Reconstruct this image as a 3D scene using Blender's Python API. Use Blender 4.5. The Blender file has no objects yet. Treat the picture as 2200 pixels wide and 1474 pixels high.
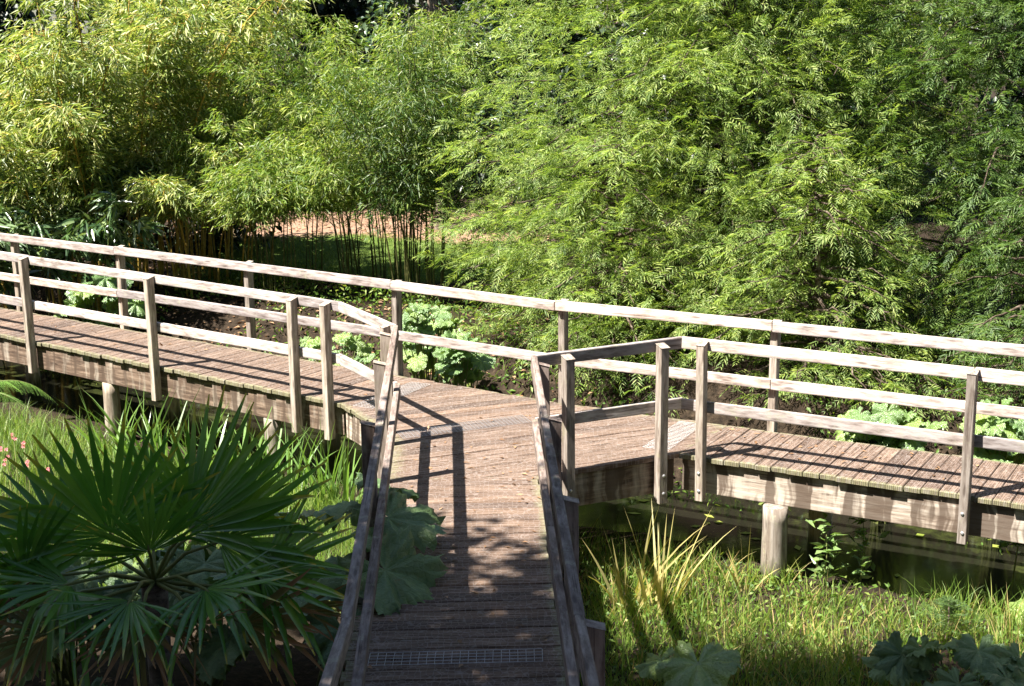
import bpy, bmesh, math, random
import numpy as np
from mathutils import Vector, Matrix

random.seed(7)
rng = np.random.default_rng(11)
R = math.radians
sc = bpy.context.scene
COL = sc.collection

# ---------------------------------------------------------------- camera
CAM_H, PITCH, ROLL, FPX = 3.96, 0.2252, -0.0122, 3055.0
cam_d = bpy.data.cameras.new('camera')
cam = bpy.data.objects.new('camera', cam_d)
COL.objects.link(cam)
cam_d.sensor_width = 36.0
cam_d.lens = 36.0 * FPX / 2200.0
cam_d.clip_end = 2000.0
cam_d.clip_start = 0.05
cam.matrix_world = (Matrix.Translation((0, 0, CAM_H)) @ Matrix.Rotation(math.pi / 2 - PITCH, 4, 'X')
                    @ Matrix.Rotation(ROLL, 4, 'Z'))
sc.camera = cam

# ---------------------------------------------------------------- world, sun, exposure
SUN_AZ, SUN_EL = R(27), R(59)          # light travels towards SUN_AZ (from +X, ccw)
Ld = Vector((math.cos(SUN_AZ) * math.cos(SUN_EL), math.sin(SUN_AZ) * math.cos(SUN_EL), -math.sin(SUN_EL)))
w = bpy.data.worlds.new('World'); sc.world = w; w.use_nodes = True
wn = w.node_tree.nodes; wl = w.node_tree.links
bg = wn['Background']
sky = wn.new('ShaderNodeTexSky'); sky.sky_type = 'NISHITA'; sky.sun_disc = False
sky.sun_elevation = SUN_EL
# direction to the sun, compass: rotation measured from +Y clockwise
to_sun = -Ld
sky.sun_rotation = math.atan2(to_sun.x, to_sun.y)
wl.new(sky.outputs[0], bg.inputs[0])
bg.inputs[1].default_value = 0.05
sun_d = bpy.data.lights.new('sun', 'SUN'); sun_d.energy = 5.0; sun_d.angle = R(0.55)
sun_d.color = (1.0, 0.95, 0.86)
sun = bpy.data.objects.new('sun', sun_d); COL.objects.link(sun)
sun.rotation_euler = Ld.to_track_quat('-Z', 'Y').to_euler()
sun.location = (-12, -8, 30)
sc.view_settings.view_transform = 'Standard'
sc.view_settings.look = 'None'
sc.view_settings.gamma = 1.0
sc.view_settings.use_curve_mapping = False
sc.view_settings.exposure = 1.9


# ---------------------------------------------------------------- helpers
def project_back(u, v, dist):
    """world point seen at photo pixel (u, v), at ground distance dist (+Y) from the camera"""
    a, b = u - 1100.0, v - 737.0
    cr, sr = math.cos(ROLL), math.sin(ROLL)
    a, b = cr * a + sr * b, -sr * a + cr * b
    c, s = math.cos(PITCH), math.sin(PITCH)
    d = Vector((a / FPX, c - b / FPX * s, -s - b / FPX * c))
    return Vector((0, 0, CAM_H)) + d * (dist / d.y)


def on_plane(u, v, z):
    p = project_back(u, v, 10.0)
    d = p - Vector((0, 0, CAM_H))
    return Vector((0, 0, CAM_H)) + d * ((z - CAM_H) / d.z)


def link(name, me, mat=None, parent=None):
    o = bpy.data.objects.new(name, me)
    COL.objects.link(o)
    if mat is not None and me is not None and len(me.materials) == 0:
        me.materials.append(mat)
    if parent is not None:
        o.parent = parent
    return o


def tag(o, label=None, cat=None, group=None, kind=None):
    if label: o['label'] = label
    if cat: o['category'] = cat
    if group: o['group'] = group
    if kind: o['kind'] = kind
    return o


def empty(name, loc=(0, 0, 0)):
    o = bpy.data.objects.new(name, None)
    COL.objects.link(o); o.location = loc
    o.empty_display_size = 0.2
    return o


def mesh_np(name, V, F, smooth=False, attr=None):
    """V (n,3); F: (m,k) int array, or list of such"""
    if not isinstance(F, list): F = [F]
    F = [np.asarray(f, dtype=np.int32) for f in F if len(f)]
    me = bpy.data.meshes.new(name)
    V = np.asarray(V, dtype=np.float32)
    me.vertices.add(len(V)); me.vertices.foreach_set('co', V.ravel())
    loops = np.concatenate([f.ravel() for f in F])
    tot = np.concatenate([np.full(len(f), f.shape[1], np.int32) for f in F])
    start = np.concatenate([[0], np.cumsum(tot)[:-1]]).astype(np.int32)
    me.loops.add(len(loops)); me.loops.foreach_set('vertex_index', loops)
    me.polygons.add(len(tot)); me.polygons.foreach_set('loop_start', start)
    me.polygons.foreach_set('loop_total', tot)
    if attr is not None:
        a = me.attributes.new('along', 'FLOAT', 'POINT')
        a.data.foreach_set('value', np.asarray(attr, dtype=np.float32))
    me.update(calc_edges=True); me.validate()
    if smooth:
        me.polygons.foreach_set('use_smooth', np.ones(len(me.polygons), bool))
    return me


def norm(a):
    return a / np.maximum(np.linalg.norm(a, axis=-1, keepdims=True), 1e-9)


class Bag:
    """collects vertex / face blocks"""
    def __init__(s): s.V = []; s.T = []; s.Q = []; s.A = []; s.n = 0
    def add(s, V, T=None, Q=None, A=None):
        V = np.asarray(V, float).reshape(-1, 3)
        if T is not None and len(T): s.T.append(np.asarray(T) + s.n)
        if Q is not None and len(Q): s.Q.append(np.asarray(Q) + s.n)
        s.A.append(np.zeros(len(V)) if A is None else np.asarray(A, float))
        s.V.append(V); s.n += len(V)
    def mesh(s, name, smooth=False):
        F = []
        if s.T: F.append(np.concatenate(s.T))
        if s.Q: F.append(np.concatenate(s.Q))
        return mesh_np(name, np.concatenate(s.V), F, smooth, np.concatenate(s.A))


def leaves(bag, P, D, L, W, N=None, fold=0.25, droop=0.0, wide=0.4):
    """folded diamond leaves: base P, direction D, length L, width W; 2-4 triangles each"""
    n = len(P)
    if n == 0: return
    P = np.asarray(P, float); D = norm(np.asarray(D, float))
    L = np.broadcast_to(L, n)[:, None]; W = np.broadcast_to(W, n)[:, None]
    if N is None:
        N = rng.normal(size=(n, 3)); N[:, 2] = np.abs(N[:, 2]) + 0.9
    S = norm(np.cross(D, N)); U = np.cross(S, D)
    mid = P + D * L * wide
    down = np.array([0, 0, -1.0]) * L * droop
    l = mid + S * W * 0.5 + U * W * fold
    r = mid - S * W * 0.5 + U * W * fold
    tip = P + D * L + down
    V = np.stack([P, r, tip, l], 1).reshape(-1, 3)
    b = np.arange(n)[:, None] * 4
    T = np.concatenate([b + [0, 1, 2], b + [0, 2, 3]], 0)
    A = np.tile([0, .4, 1, .4], n)
    bag.add(V, T, None, A)


def blades(bag, P, D, L, W, bend, seg=3, yaw=None):
    """grass / reed blades: tapering strips that bend over towards the horizontal heading of D"""
    n = len(P)
    P = np.asarray(P, float); D = norm(np.asarray(D, float))
    L = np.broadcast_to(L, n); W = np.broadcast_to(W, n); bend = np.broadcast_to(bend, n)
    hx = D.copy(); hx[:, 2] = 0; hx = norm(hx + 1e-6)
    if yaw is None: yaw = rng.uniform(0, math.tau, n)
    S = np.stack([np.cos(yaw), np.sin(yaw), np.zeros(n)], 1)
    S = norm(S - D * np.sum(S * D, 1, keepdims=True))
    rows = []; A = []
    cur = P.copy(); d = D.copy()
    for k in range(seg + 1):
        t = k / seg
        wd = (W * (1 - t ** 1.6) * (0.75 + 0.5 * min(t * 3, .5)))[:, None] * 0.5
        if k < seg:
            rows.append(cur - S * wd); rows.append(cur + S * wd); A += [t, t]
        else:
            rows.append(cur); A += [t]
        d = norm(d + hx * (bend / seg)[:, None] + np.array([0, 0, -1.0]) * (bend * t / seg)[:, None])
        cur = cur + d * (L / seg)[:, None]
    m = len(rows)
    V = np.stack(rows, 1).reshape(-1, 3)
    b = np.arange(n)[:, None] * m
    Q = [b + [2 * k, 2 * k + 1, 2 * k + 3, 2 * k + 2] for k in range(seg - 1)]
    T = b + [2 * seg - 2, 2 * seg - 1, 2 * seg]
    bag.add(V, T, np.concatenate(Q) if Q else None, np.tile(A, n))


def tube(bag, pts, rad, sides=5, cap=True):
    pts = np.asarray(pts, float); n = len(pts)
    rad = np.broadcast_to(rad, n)
    t = np.gradient(pts, axis=0); t = norm(t)
    ref = np.array([0.31, 0.17, 0.93]) if abs(t[0, 2]) < .9 else np.array([1.0, 0.1, 0])
    a = norm(np.cross(t, ref)); b = np.cross(t, a)
    ang = np.linspace(0, math.tau, sides, endpoint=False)
    ring = pts[:, None, :] + rad[:, None, None] * (np.cos(ang)[None, :, None] * a[:, None, :] + np.sin(ang)[None, :, None] * b[:, None, :])
    V = ring.reshape(-1, 3)
    i = np.arange(n - 1)[:, None] * sides; j = np.arange(sides)[None, :]; j2 = (j + 1) % sides
    Q = np.stack([i + j, i + j2, i + sides + j2, i + sides + j], -1).reshape(-1, 4)
    A = np.repeat(np.linspace(0, 1, n), sides)
    T = None
    if cap:
        V = np.concatenate([V, pts[-1:]]); A = np.append(A, 1)
        e = (n - 1) * sides
        T = np.array([[e + k, e + (k + 1) % sides, n * sides] for k in range(sides)])
    bag.add(V, T, Q, A)


# ---------------------------------------------------------------- materials
class NT:
    def __init__(s, name):
        s.m = bpy.data.materials.new(name); s.m.use_nodes = True
        s.t = s.m.node_tree; s.n = s.t.nodes; s.l = s.t.links
        s.out = s.n['Material Output']; s.p = s.n['Principled BSDF']
    def new(s, t, **kw):
        nd = s.n.new(t)
        for k, v in kw.items(): setattr(nd, k, v)
        return nd
    def link(s, a, b): s.l.new(a, b)
    def ramp(s, fac, stops, interp='LINEAR'):
        r = s.new('ShaderNodeValToRGB'); r.color_ramp.interpolation = interp
        e = r.color_ramp.elements
        while len(e) < len(stops): e.new(0.5)
        for el, (p, c) in zip(e, stops):
            el.position = p; el.color = (*c, 1) if len(c) == 3 else c
        s.link(fac, r.inputs[0]); return r.outputs[0]
    def noise(s, vec, scale, detail=3, rough=.55, dim='3D'):
        nd = s.new('ShaderNodeTexNoise'); nd.noise_dimensions = dim
        nd.inputs['Scale'].default_value = scale; nd.inputs['Detail'].default_value = detail
        nd.inputs['Roughness'].default_value = rough
        if vec is not None: s.link(vec, nd.inputs['Vector'])
        return nd.outputs['Fac']
    def mapping(s, vec, scale=(1, 1, 1), loc=None):
        nd = s.new('ShaderNodeMapping'); nd.inputs['Scale'].default_value = scale
        s.link(vec, nd.inputs['Vector'])
        if loc is not None: s.link(loc, nd.inputs['Location'])
        return nd.outputs[0]
    def mix(s, fac, a, b, mode='MIX'):
        nd = s.new('ShaderNodeMix', data_type='RGBA', blend_type=mode)
        for sock, v in ((nd.inputs[0], fac), (nd.inputs[6], a), (nd.inputs[7], b)):
            if isinstance(v, (int, float)): sock.default_value = v
            elif isinstance(v, tuple): sock.default_value = (*v, 1)
            else: s.link(v, sock)
        return nd.outputs[2]
    def math(s, op, a, b=None, clamp=False):
        nd = s.new('ShaderNodeMath', operation=op, use_clamp=clamp)
        for sock, v in ((nd.inputs[0], a), (nd.inputs[1], b)):
            if v is None: continue
            if isinstance(v, (int, float)): sock.default_value = v
            else: s.link(v, sock)
        return nd.outputs[0]
    def bump(s, h, strength=.4, dist=.01):
        nd = s.new('ShaderNodeBump'); nd.inputs['Strength'].default_value = strength
        nd.inputs['Distance'].default_value = dist
        s.link(h, nd.inputs['Height']); s.link(nd.outputs[0], s.p.inputs['Normal'])
        return nd.outputs[0]


def leaf_material(name, cols, transl=.35, rough=.5, tcol=None, tip=None, tip_at=.8, spec=.4, veins=False):
    """cols: list of (weight position, colour) for the leaf-by-leaf variation"""
    k = NT(name)
    geo = k.new('ShaderNodeNewGeometry')
    c = k.ramp(geo.outputs['Random Per Island'], cols)
    pos = k.noise(geo.outputs['Position'], 0.9, 2)
    tuft = k.ramp(k.noise(geo.outputs['Position'], 2.2, 3), [(.3, (.72, .76, .8)), (.7, (1.18, 1.12, 1.05))])
    c = k.mix(1.0, c, tuft, 'MULTIPLY')
    c = k.mix(k.math('MULTIPLY', pos, .5), c, k.mix(1.0, c, (1.15, .95, .55), 'MULTIPLY'))
    if tip is not None:
        at = k.new('ShaderNodeAttribute', attribute_name='along')
        jitter = k.math('ADD', at.outputs['Fac'], k.math('MULTIPLY', k.math('SUBTRACT', geo.outputs['Random Per Island'], .5), .16))
        f = k.ramp(jitter, [(tip_at, (0, 0, 0)), (min(tip_at + .06, .99), (.8, .8, .8))])
        c = k.mix(f, c, tip)
    if veins:
        oi = k.new('ShaderNodeTexCoord')
        n2 = k.noise(oi.outputs['Object'], 14, 4)
        inf = k.new('ShaderNodeObjectInfo')
        c = k.mix(1.0, c, k.ramp(inf.outputs['Random'], [(0, (.7, .76, .78)), (.6, (1, 1, 1)), (1, (1.3, 1.15, .85))]), 'MULTIPLY')
        c = k.mix(k.math('MULTIPLY', n2, .6), k.mix(1.0, c, (.75, .75, .75), 'MULTIPLY'), k.mix(1.0, c, (1.7, 1.55, 1.5), 'MULTIPLY'))
        n3 = k.noise(oi.outputs['Object'], 5, 3, .7)
        c = k.mix(k.ramp(n3, [(.64, (0, 0, 0)), (.72, (.6, .6, .6))]), c, (.20, .17, .05))
        at = k.new('ShaderNodeAttribute', attribute_name='along')
        c = k.mix(k.math('MULTIPLY', at.outputs['Fac'], .55), c, (.22, .30, .13))
        vv = k.new('ShaderNodeTexVoronoi', feature='DISTANCE_TO_EDGE'); vv.inputs['Scale'].default_value = 9.0
        k.link(oi.outputs['Object'], vv.inputs['Vector'])
        k.bump(k.math('ADD', k.noise(oi.outputs['Object'], 22, 4), k.math('MULTIPLY', k.math('MINIMUM', vv.outputs['Distance'], .12), 4.0)), .55, .012)
    k.link(c, k.p.inputs['Base Color'])
    k.p.inputs['Roughness'].default_value = rough
    k.p.inputs['Specular IOR Level'].default_value = spec
    tr = k.new('ShaderNodeBsdfTranslucent')
    if tcol is None: tcol = (1.25, 1.3, .55)
    k.link(k.mix(1.0, c, tcol, 'MULTIPLY'), tr.inputs[0])
    mx = k.new('ShaderNodeMixShader'); mx.inputs[0].default_value = transl
    k.link(k.p.outputs[0], mx.inputs[1]); k.link(tr.outputs[0], mx.inputs[2])
    k.link(mx.outputs[0], k.out.inputs['Surface'])
    return k.m


def wood_material(name, dark, mid, pale, grain=(2.5, 45, 45), wear=.5, lichen=0.0, lichen_col=(.42, .43, .30), rough=.8, grooves=False, wire=False, moss_ends=False, drip=0.0):
    k = NT(name)
    tc = k.new('ShaderNodeTexCoord'); oi = k.new('ShaderNodeObjectInfo')
    off = k.new('ShaderNodeCombineXYZ')
    k.link(k.math('MULTIPLY', oi.outputs['Random'], 37.0), off.inputs[0])
    k.link(k.math('MULTIPLY', oi.outputs['Random'], 11.0), off.inputs[1])
    vec = k.mapping(tc.outputs['Object'], (1, 1, 1), off.outputs[0])
    g = k.noise(k.mapping(vec, grain), 1.0, 5, .65)
    c = k.ramp(g, [(.28, dark), (.47, mid), (.66, pale)])
    # broad weathering patches
    pt = k.noise(k.mapping(vec, (1.6, 9, 9)), 1.0, 4, .6)
    c = k.mix(k.ramp(pt, [(.50, (0, 0, 0)), (.68, (wear, wear, wear))]), c, pale)
    pd = k.noise(k.mapping(vec, (3.2, 14, 14)), 1.3, 5, .7)
    c = k.mix(k.ramp(pd, [(.56, (0, 0, 0)), (.72, (.75, .75, .75))]), c, dark)
    if not grooves:
        ck = k.noise(k.mapping(vec, (1.4, 70, 70)), 1.0, 3, .6)
        c = k.mix(k.ramp(ck, [(.60, (0, 0, 0)), (.68, (.7, .7, .7))]), c, tuple(v * .45 for v in dark))
        kn = k.new('ShaderNodeTexVoronoi', feature='F1'); kn.inputs['Scale'].default_value = 1.0
        k.link(k.mapping(vec, (3.0, 16, 16)), kn.inputs['Vector'])
        c = k.mix(k.ramp(kn.outputs['Distance'], [(.10, (.75, .75, .75)), (.22, (0, 0, 0))]), c, tuple(v * .8 for v in dark))
    # board-to-board change
    tint = k.ramp(oi.outputs['Random'], [(0, (.66, .66, .69)), (.35, (.95, .92, .90)), (.7, (1, 1, 1)), (1, (1.2, 1.14, 1.06))])
    c = k.mix(1.0, c, tint, 'MULTIPLY')
    h = g
    geo = k.new('ShaderNodeNewGeometry')
    if lichen:
        ln = k.noise(geo.outputs['Position'], 9, 5, .7)
        c = k.mix(k.ramp(ln, [(.55, (0, 0, 0)), (.66, (lichen,) * 3)]), c, lichen_col)
    if drip:
        wn_ = k.new('ShaderNodeTexNoise'); wn_.inputs['Scale'].default_value = 5.0
        k.link(vec, wn_.inputs['Vector'])
        wv_ = k.new('ShaderNodeVectorMath', operation='MULTIPLY_ADD'); wv_.inputs[1].default_value = (.10, .1, .3)
        k.link(wn_.outputs['Color'], wv_.inputs[0]); k.link(vec, wv_.inputs[2])
        dn = k.noise(k.mapping(wv_.outputs[0], (7, 3, .9)), 1.0, 4, .62)
        c = k.mix(k.ramp(dn, [(.53 - .06 * drip, (0, 0, 0)), (.66, (drip, drip, drip))]), c, k.mix(g, (.34, .29, .23), (.60, .55, .47)))
        lo_ = .52 if drip < .8 else .47
        dn2 = k.noise(k.mapping(wv_.outputs[0], (9, 3, .7)), 1.0, 3, .5)
        c = k.mix(k.ramp(dn2, [(lo_, (0, 0, 0)), (lo_ + .09, (.85, .85, .85))]), c, (.085, .058, .042))
    if grooves:
        wv = k.new('ShaderNodeTexWave', wave_type='BANDS', bands_direction='Y', wave_profile='SIN')
        wv.inputs['Scale'].default_value = 18.0; wv.inputs['Distortion'].default_value = .3
        k.link(tc.outputs['Object'], wv.inputs['Vector'])
        c = k.mix(k.math('MULTIPLY', wv.outputs['Fac'], .4), k.mix(1.0, c, (.78, .76, .74), 'MULTIPLY'), c)
        h = k.math('ADD', k.math('MULTIPLY', g, .6), wv.outputs['Fac'])
    if moss_ends:
        sx = k.new('ShaderNodeSeparateXYZ'); k.link(tc.outputs['Generated'], sx.inputs[0])
        e = k.math('MULTIPLY', k.math('ABSOLUTE', k.math('SUBTRACT', sx.outputs[0], .5)), 2.0)
        mn = k.noise(geo.outputs['Position'], 22, 4, .7)
        e2 = k.math('ADD', e, k.math('MULTIPLY', mn, .22))
        f = k.ramp(e2, [(.98, (0, 0, 0)), (1.0, (.0, .0, .0))])
        mr = k.new('ShaderNodeMapRange'); mr.inputs['From Min'].default_value = 1.0; mr.inputs['From Max'].default_value = 1.13
        k.link(e2, mr.inputs[0])
        c = k.mix(k.math('MULTIPLY', mr.outputs[0], .8), c, k.mix(mn, (.10, .085, .05), (.30, .31, .17)))
    if wire:
        vo = k.new('ShaderNodeTexVoronoi', feature='DISTANCE_TO_EDGE'); vo.inputs['Scale'].default_value = 24.0
        vo.inputs['Randomness'].default_value = .6
        k.link(k.mapping(geo.outputs['Position'], (1.0, .8, 0)), vo.inputs['Vector'])
        f = k.ramp(vo.outputs['Distance'], [(.02, (.30, .30, .30)), (.07, (0, 0, 0))])
        c = k.mix(f, c, (.36, .32, .30))
        h = k.math('ADD', h, k.math('MULTIPLY', f, 1.2))
    k.link(c, k.p.inputs['Base Color'])
    k.p.inputs['Roughness'].default_value = rough
    k.p.inputs['Specular IOR Level'].default_value = .25
    k.bump(h, .55, .006)
    return k.m


M = {}
M['deck'] = wood_material('deck_wood', (.045, .030, .022), (.135, .090, .067), (.32, .24, .195), (3, 60, 60), .36, grooves=True, wire=True, moss_ends=True)
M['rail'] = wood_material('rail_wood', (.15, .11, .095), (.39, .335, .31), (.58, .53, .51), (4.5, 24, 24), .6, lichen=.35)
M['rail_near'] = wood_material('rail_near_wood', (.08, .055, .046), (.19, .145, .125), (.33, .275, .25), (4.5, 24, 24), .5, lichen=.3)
M['post'] = wood_material('post_wood', (.13, .095, .075), (.30, .25, .205), (.50, .44, .38), (3.5, 30, 30), .5, lichen=.25, lichen_col=(.33, .33, .18))
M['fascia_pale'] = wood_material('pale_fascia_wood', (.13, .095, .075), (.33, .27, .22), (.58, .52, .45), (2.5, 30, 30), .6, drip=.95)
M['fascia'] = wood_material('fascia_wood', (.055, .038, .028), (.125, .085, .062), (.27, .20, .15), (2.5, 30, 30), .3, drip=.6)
M['pile'] = wood_material('pile_wood', (.16, .12, .09), (.34, .28, .22), (.52, .46, .39), (2.0, 18, 18), .5, lichen=.3)


def tide_line(m):
    nt = m.node_tree; P = nt.nodes['Principled BSDF']; src = P.inputs['Base Color'].links[0].from_socket
    geo = nt.nodes.new('ShaderNodeNewGeometry'); sx = nt.nodes.new('ShaderNodeSeparateXYZ'); nt.links.new(geo.outputs['Position'], sx.inputs[0])
    ns = nt.nodes.new('ShaderNodeTexNoise'); ns.inputs['Scale'].default_value = 7
    ma = nt.nodes.new('ShaderNodeMath'); ma.operation = 'MULTIPLY_ADD'; ma.inputs[1].default_value = .35
    nt.links.new(ns.outputs['Fac'], ma.inputs[0]); nt.links.new(sx.outputs[2], ma.inputs[2])
    mr = nt.nodes.new('ShaderNodeMapRange'); mr.inputs['From Min'].default_value = -.66; mr.inputs['From Max'].default_value = -.84
    nt.links.new(ma.outputs[0], mr.inputs[0])
    mx = nt.nodes.new('ShaderNodeMix'); mx.data_type = 'RGBA'; mx.inputs[7].default_value = (.055, .06, .025, 1)
    nt.links.new(mr.outputs[0], mx.inputs[0]); nt.links.new(src, mx.inputs[6]); nt.links.new(mx.outputs[2], P.inputs['Base Color'])


tide_line(M['pile'])


def metal(name, col, rough):
    k = NT(name)
    geo = k.new('ShaderNodeNewGeometry')
    n = k.noise(geo.outputs['Position'], 40, 3)
    k.link(k.mix(n, col, tuple(c * .6 for c in col)), k.p.inputs['Base Color'])
    k.p.inputs['Metallic'].default_value = .7; k.p.inputs['Roughness'].default_value = rough
    return k.m


M['zinc'] = metal('galvanised_metal', (.62, .62, .64), .45)

# leaves
M['bamboo_gold'] = leaf_material('golden_bamboo_leaf', [(0, (.09, .16, .038)), (.4, (.20, .29, .08)), (.8, (.36, .42, .16)), (1, (.56, .56, .32))], .38, .40, spec=.5)
M['bamboo_mid'] = leaf_material('slender_bamboo_leaf', [(0, (.08, .165, .034)), (.5, (.19, .30, .065)), (1, (.40, .46, .16))], .44, .42, spec=.45)
M['bamboo_shade_tint'] = leaf_material('shade_tint_bamboo_leaf', [(0, (.03, .075, .018)), (.6, (.07, .14, .03)), (1, (.20, .27, .07))], .3, .42, spec=.45)  # slender bamboo leaf again, with the right clump's shade painted into its colour
M['bamboo_broad'] = leaf_material('broad_bamboo_leaf', [(0, (.035, .085, .035)), (.6, (.085, .16, .065)), (1, (.24, .33, .17))], .2, .30, spec=.8)
M['culm_gold'] = wood_material('golden_culm', (.26, .16, .025), (.46, .31, .06), (.56, .42, .12), (2, 12, 12), .3, rough=.45)
M['culm_dark'] = wood_material('dark_culm', (.035, .04, .015), (.075, .085, .025), (.14, .13, .05), (2, 12, 12), .3, rough=.5)
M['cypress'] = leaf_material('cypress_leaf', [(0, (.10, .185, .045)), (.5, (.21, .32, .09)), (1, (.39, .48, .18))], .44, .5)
M['cypress_shade_tint'] = leaf_material('shade_tint_cypress_leaf', [(0, (.045, .10, .026)), (.5, (.09, .17, .046)), (1, (.17, .26, .08))], .36, .5)  # darker copy of the cypress leaf: shade on these conifers put into the colour
M['bark'] = wood_material('bark', (.06, .045, .035), (.15, .115, .09), (.30, .25, .21), (4, 14, 14), .4, rough=.9)
M['branch'] = wood_material('branch_bark', (.025, .018, .013), (.07, .05, .035), (.20, .16, .13), (4, 14, 14), .25, rough=.9)
M['ivy'] = leaf_material('ivy_leaf', [(0, (.025, .06, .03)), (.6, (.05, .10, .05)), (1, (.13, .19, .115))], .15, .28, spec=.8)
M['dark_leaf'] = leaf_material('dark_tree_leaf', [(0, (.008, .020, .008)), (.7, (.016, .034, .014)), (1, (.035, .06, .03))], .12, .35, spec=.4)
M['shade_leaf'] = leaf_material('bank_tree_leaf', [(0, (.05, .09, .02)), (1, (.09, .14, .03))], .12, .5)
M['gunnera'] = leaf_material('big_leaf_dark', [(0, (.09, .19, .085)), (1, (.16, .27, .13))], .2, .40, spec=.5, veins=True)
M['butterbur'] = leaf_material('big_leaf_bright', [(0, (.13, .27, .085)), (1, (.23, .37, .15))], .30, .27, spec=.9, veins=True)
M['stalk'] = leaf_material('leaf_stalk', [(0, (.13, .19, .06)), (1, (.20, .22, .08))], .05, .5)
M['palm'] = leaf_material('palm_leaf', [(0, (.065, .20, .032)), (.6, (.11, .29, .045)), (1, (.19, .37, .065))], .30, .25, tip=(.50, .42, .06), tip_at=.87, spec=.7)
M['palm_old'] = leaf_material('old_palm_leaf', [(0, (.10, .12, .03)), (.6, (.20, .17, .05)), (1, (.28, .18, .07))], .2, .5, tip=(.25, .12, .05), tip_at=.6)
M['grass'] = leaf_material('grass_blade', [(0, (.10, .21, .035)), (.6, (.20, .32, .06)), (.84, (.34, .38, .12)), (.88, (.40, .31, .14)), (1, (.55, .45, .25))], .42, .5)
M['grass_left'] = leaf_material('shore_grass_blade', [(0, (.10, .21, .045)), (.6, (.19, .31, .075)), (1, (.32, .39, .15))], .42, .45, spec=.5)
M['lawn'] = leaf_material('lawn_blade', [(0, (.14, .23, .045)), (1, (.26, .34, .09))], .35, .6)
M['iris'] = leaf_material('iris_blade', [(0, (.10, .24, .06)), (.6, (.18, .33, .10)), (1, (.30, .42, .17))], .35, .36, spec=.7, tip=(.33, .28, .09), tip_at=.95)
M['reed'] = leaf_material('straw_reed_blade', [(0, (.33, .33, .12)), (1, (.58, .52, .26))], .35, .5)
M['fern'] = leaf_material('fern_pinna', [(0, (.12, .26, .05)), (1, (.22, .38, .09))], .4, .45)
M['seedling'] = leaf_material('seedling_needle', [(0, (.05, .10, .03)), (1, (.08, .14, .04))], .2, .5)
M['weed'] = leaf_material('bank_weed_leaf', [(0, (.07, .15, .03)), (.6, (.13, .24, .045)), (1, (.26, .33, .09))], .35, .5)
M['litter'] = leaf_material('fallen_leaf', [(0, (.10, .055, .03)), (.5, (.22, .13, .075)), (1, (.42, .28, .18))], .1, .7, tcol=(1, .8, .6))
M['petal'] = leaf_material('pink_petal', [(0, (.55, .16, .22)), (1, (.72, .30, .36))], .3, .5, tcol=(1, .8, .8))
M['lilypad'] = leaf_material('floating_leaf', [(0, (.16, .22, .04)), (1, (.30, .34, .09))], .1, .35)


def ground_material():
    k = NT('ground_soil')
    geo = k.new('ShaderNodeNewGeometry')
    sx = k.new('ShaderNodeSeparateXYZ'); k.link(geo.outputs['Position'], sx.inputs[0])
    n1 = k.noise(geo.outputs['Position'], 1.6, 5, .65)
    n2 = k.noise(geo.outputs['Position'], 14, 5, .7)
    soil = k.ramp(n2, [(.3, (.012, .009, .007)), (.55, (.035, .025, .017)), (.75, (.085, .058, .04))])
    turf = k.ramp(n2, [(.3, (.05, .085, .018)), (.6, (.10, .15, .032)), (.8, (.17, .19, .06))])
    mulch = k.ramp(k.noise(geo.outputs['Position'], 22, 4, .7), [(.3, (.12, .065, .04)), (.55, (.30, .19, .13)), (.75, (.50, .36, .28))])
    # lawn beyond the bank, a mulch bed across it
    yl = k.math('ADD', sx.outputs[1], k.math('MULTIPLY', n1, 1.4))
    lawn = k.new('ShaderNodeMapRange'); lawn.inputs['From Min'].default_value = 23.1; lawn.inputs['From Max'].default_value = 23.6
    k.link(yl, lawn.inputs[0])
    bed = k.new('ShaderNodeMapRange'); bed.inputs['From Min'].default_value = 27.6; bed.inputs['From Max'].default_value = 28.0
    k.link(k.math('ADD', yl, k.math('MULTIPLY', sx.outputs[0], .10)), bed.inputs[0])
    bed2 = k.new('ShaderNodeMapRange'); bed2.inputs['From Min'].default_value = 33.0; bed2.inputs['From Max'].default_value = 34.0
    k.link(yl, bed2.inputs[0])
    lx = k.new('ShaderNodeMapRange'); lx.inputs['From Min'].default_value = -5.3; lx.inputs['From Max'].default_value = -4.6
    k.link(k.math('ADD', sx.outputs[0], k.math('MULTIPLY', n1, 1.2)), lx.inputs[0])
    rx = k.new('ShaderNodeMapRange'); rx.inputs['From Min'].default_value = 1.5; rx.inputs['From Max'].default_value = .5
    k.link(k.math('ADD', sx.outputs[0], n1), rx.inputs[0])
    inside = k.math('MULTIPLY', lx.outputs[0], rx.outputs[0])
    c = k.mix(k.math('MULTIPLY', lawn.outputs[0], inside), soil, turf)
    c = k.mix(k.math('MULTIPLY', bed.outputs[0], inside), c, mulch)
    c = k.mix(bed2.outputs[0], c, soil)
    k.link(c, k.p.inputs['Base Color']); k.p.inputs['Roughness'].default_value = .95
    k.p.inputs['Specular IOR Level'].default_value = .1
    k.bump(n2, .8, .05)
    return k.m


def water_material():
    k = NT('pond_water')
    geo = k.new('ShaderNodeNewGeometry')
    n = k.noise(geo.outputs['Position'], 3.0, 4)
    scum = k.noise(geo.outputs['Position'], 1.1, 6, .7)
    k.link(k.mix(k.ramp(scum, [(.53, (0, 0, 0)), (.62, (.8, .8, .8))]), (.008, .008, .005), (.035, .042, .012)), k.p.inputs['Base Color'])
    k.p.inputs['Roughness'].default_value = .12
    k.bump(n, .12, .02)
    return k.m


M['ground'] = ground_material()
M['water'] = water_material()

# ---------------------------------------------------------------- terrain
BACK_L = (np.array([-8.6, 20.87]), np.array([.47, 14.45]))
BACK_R = (np.array([.47, 14.45]), np.array([6.6, 11.03]))


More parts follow.
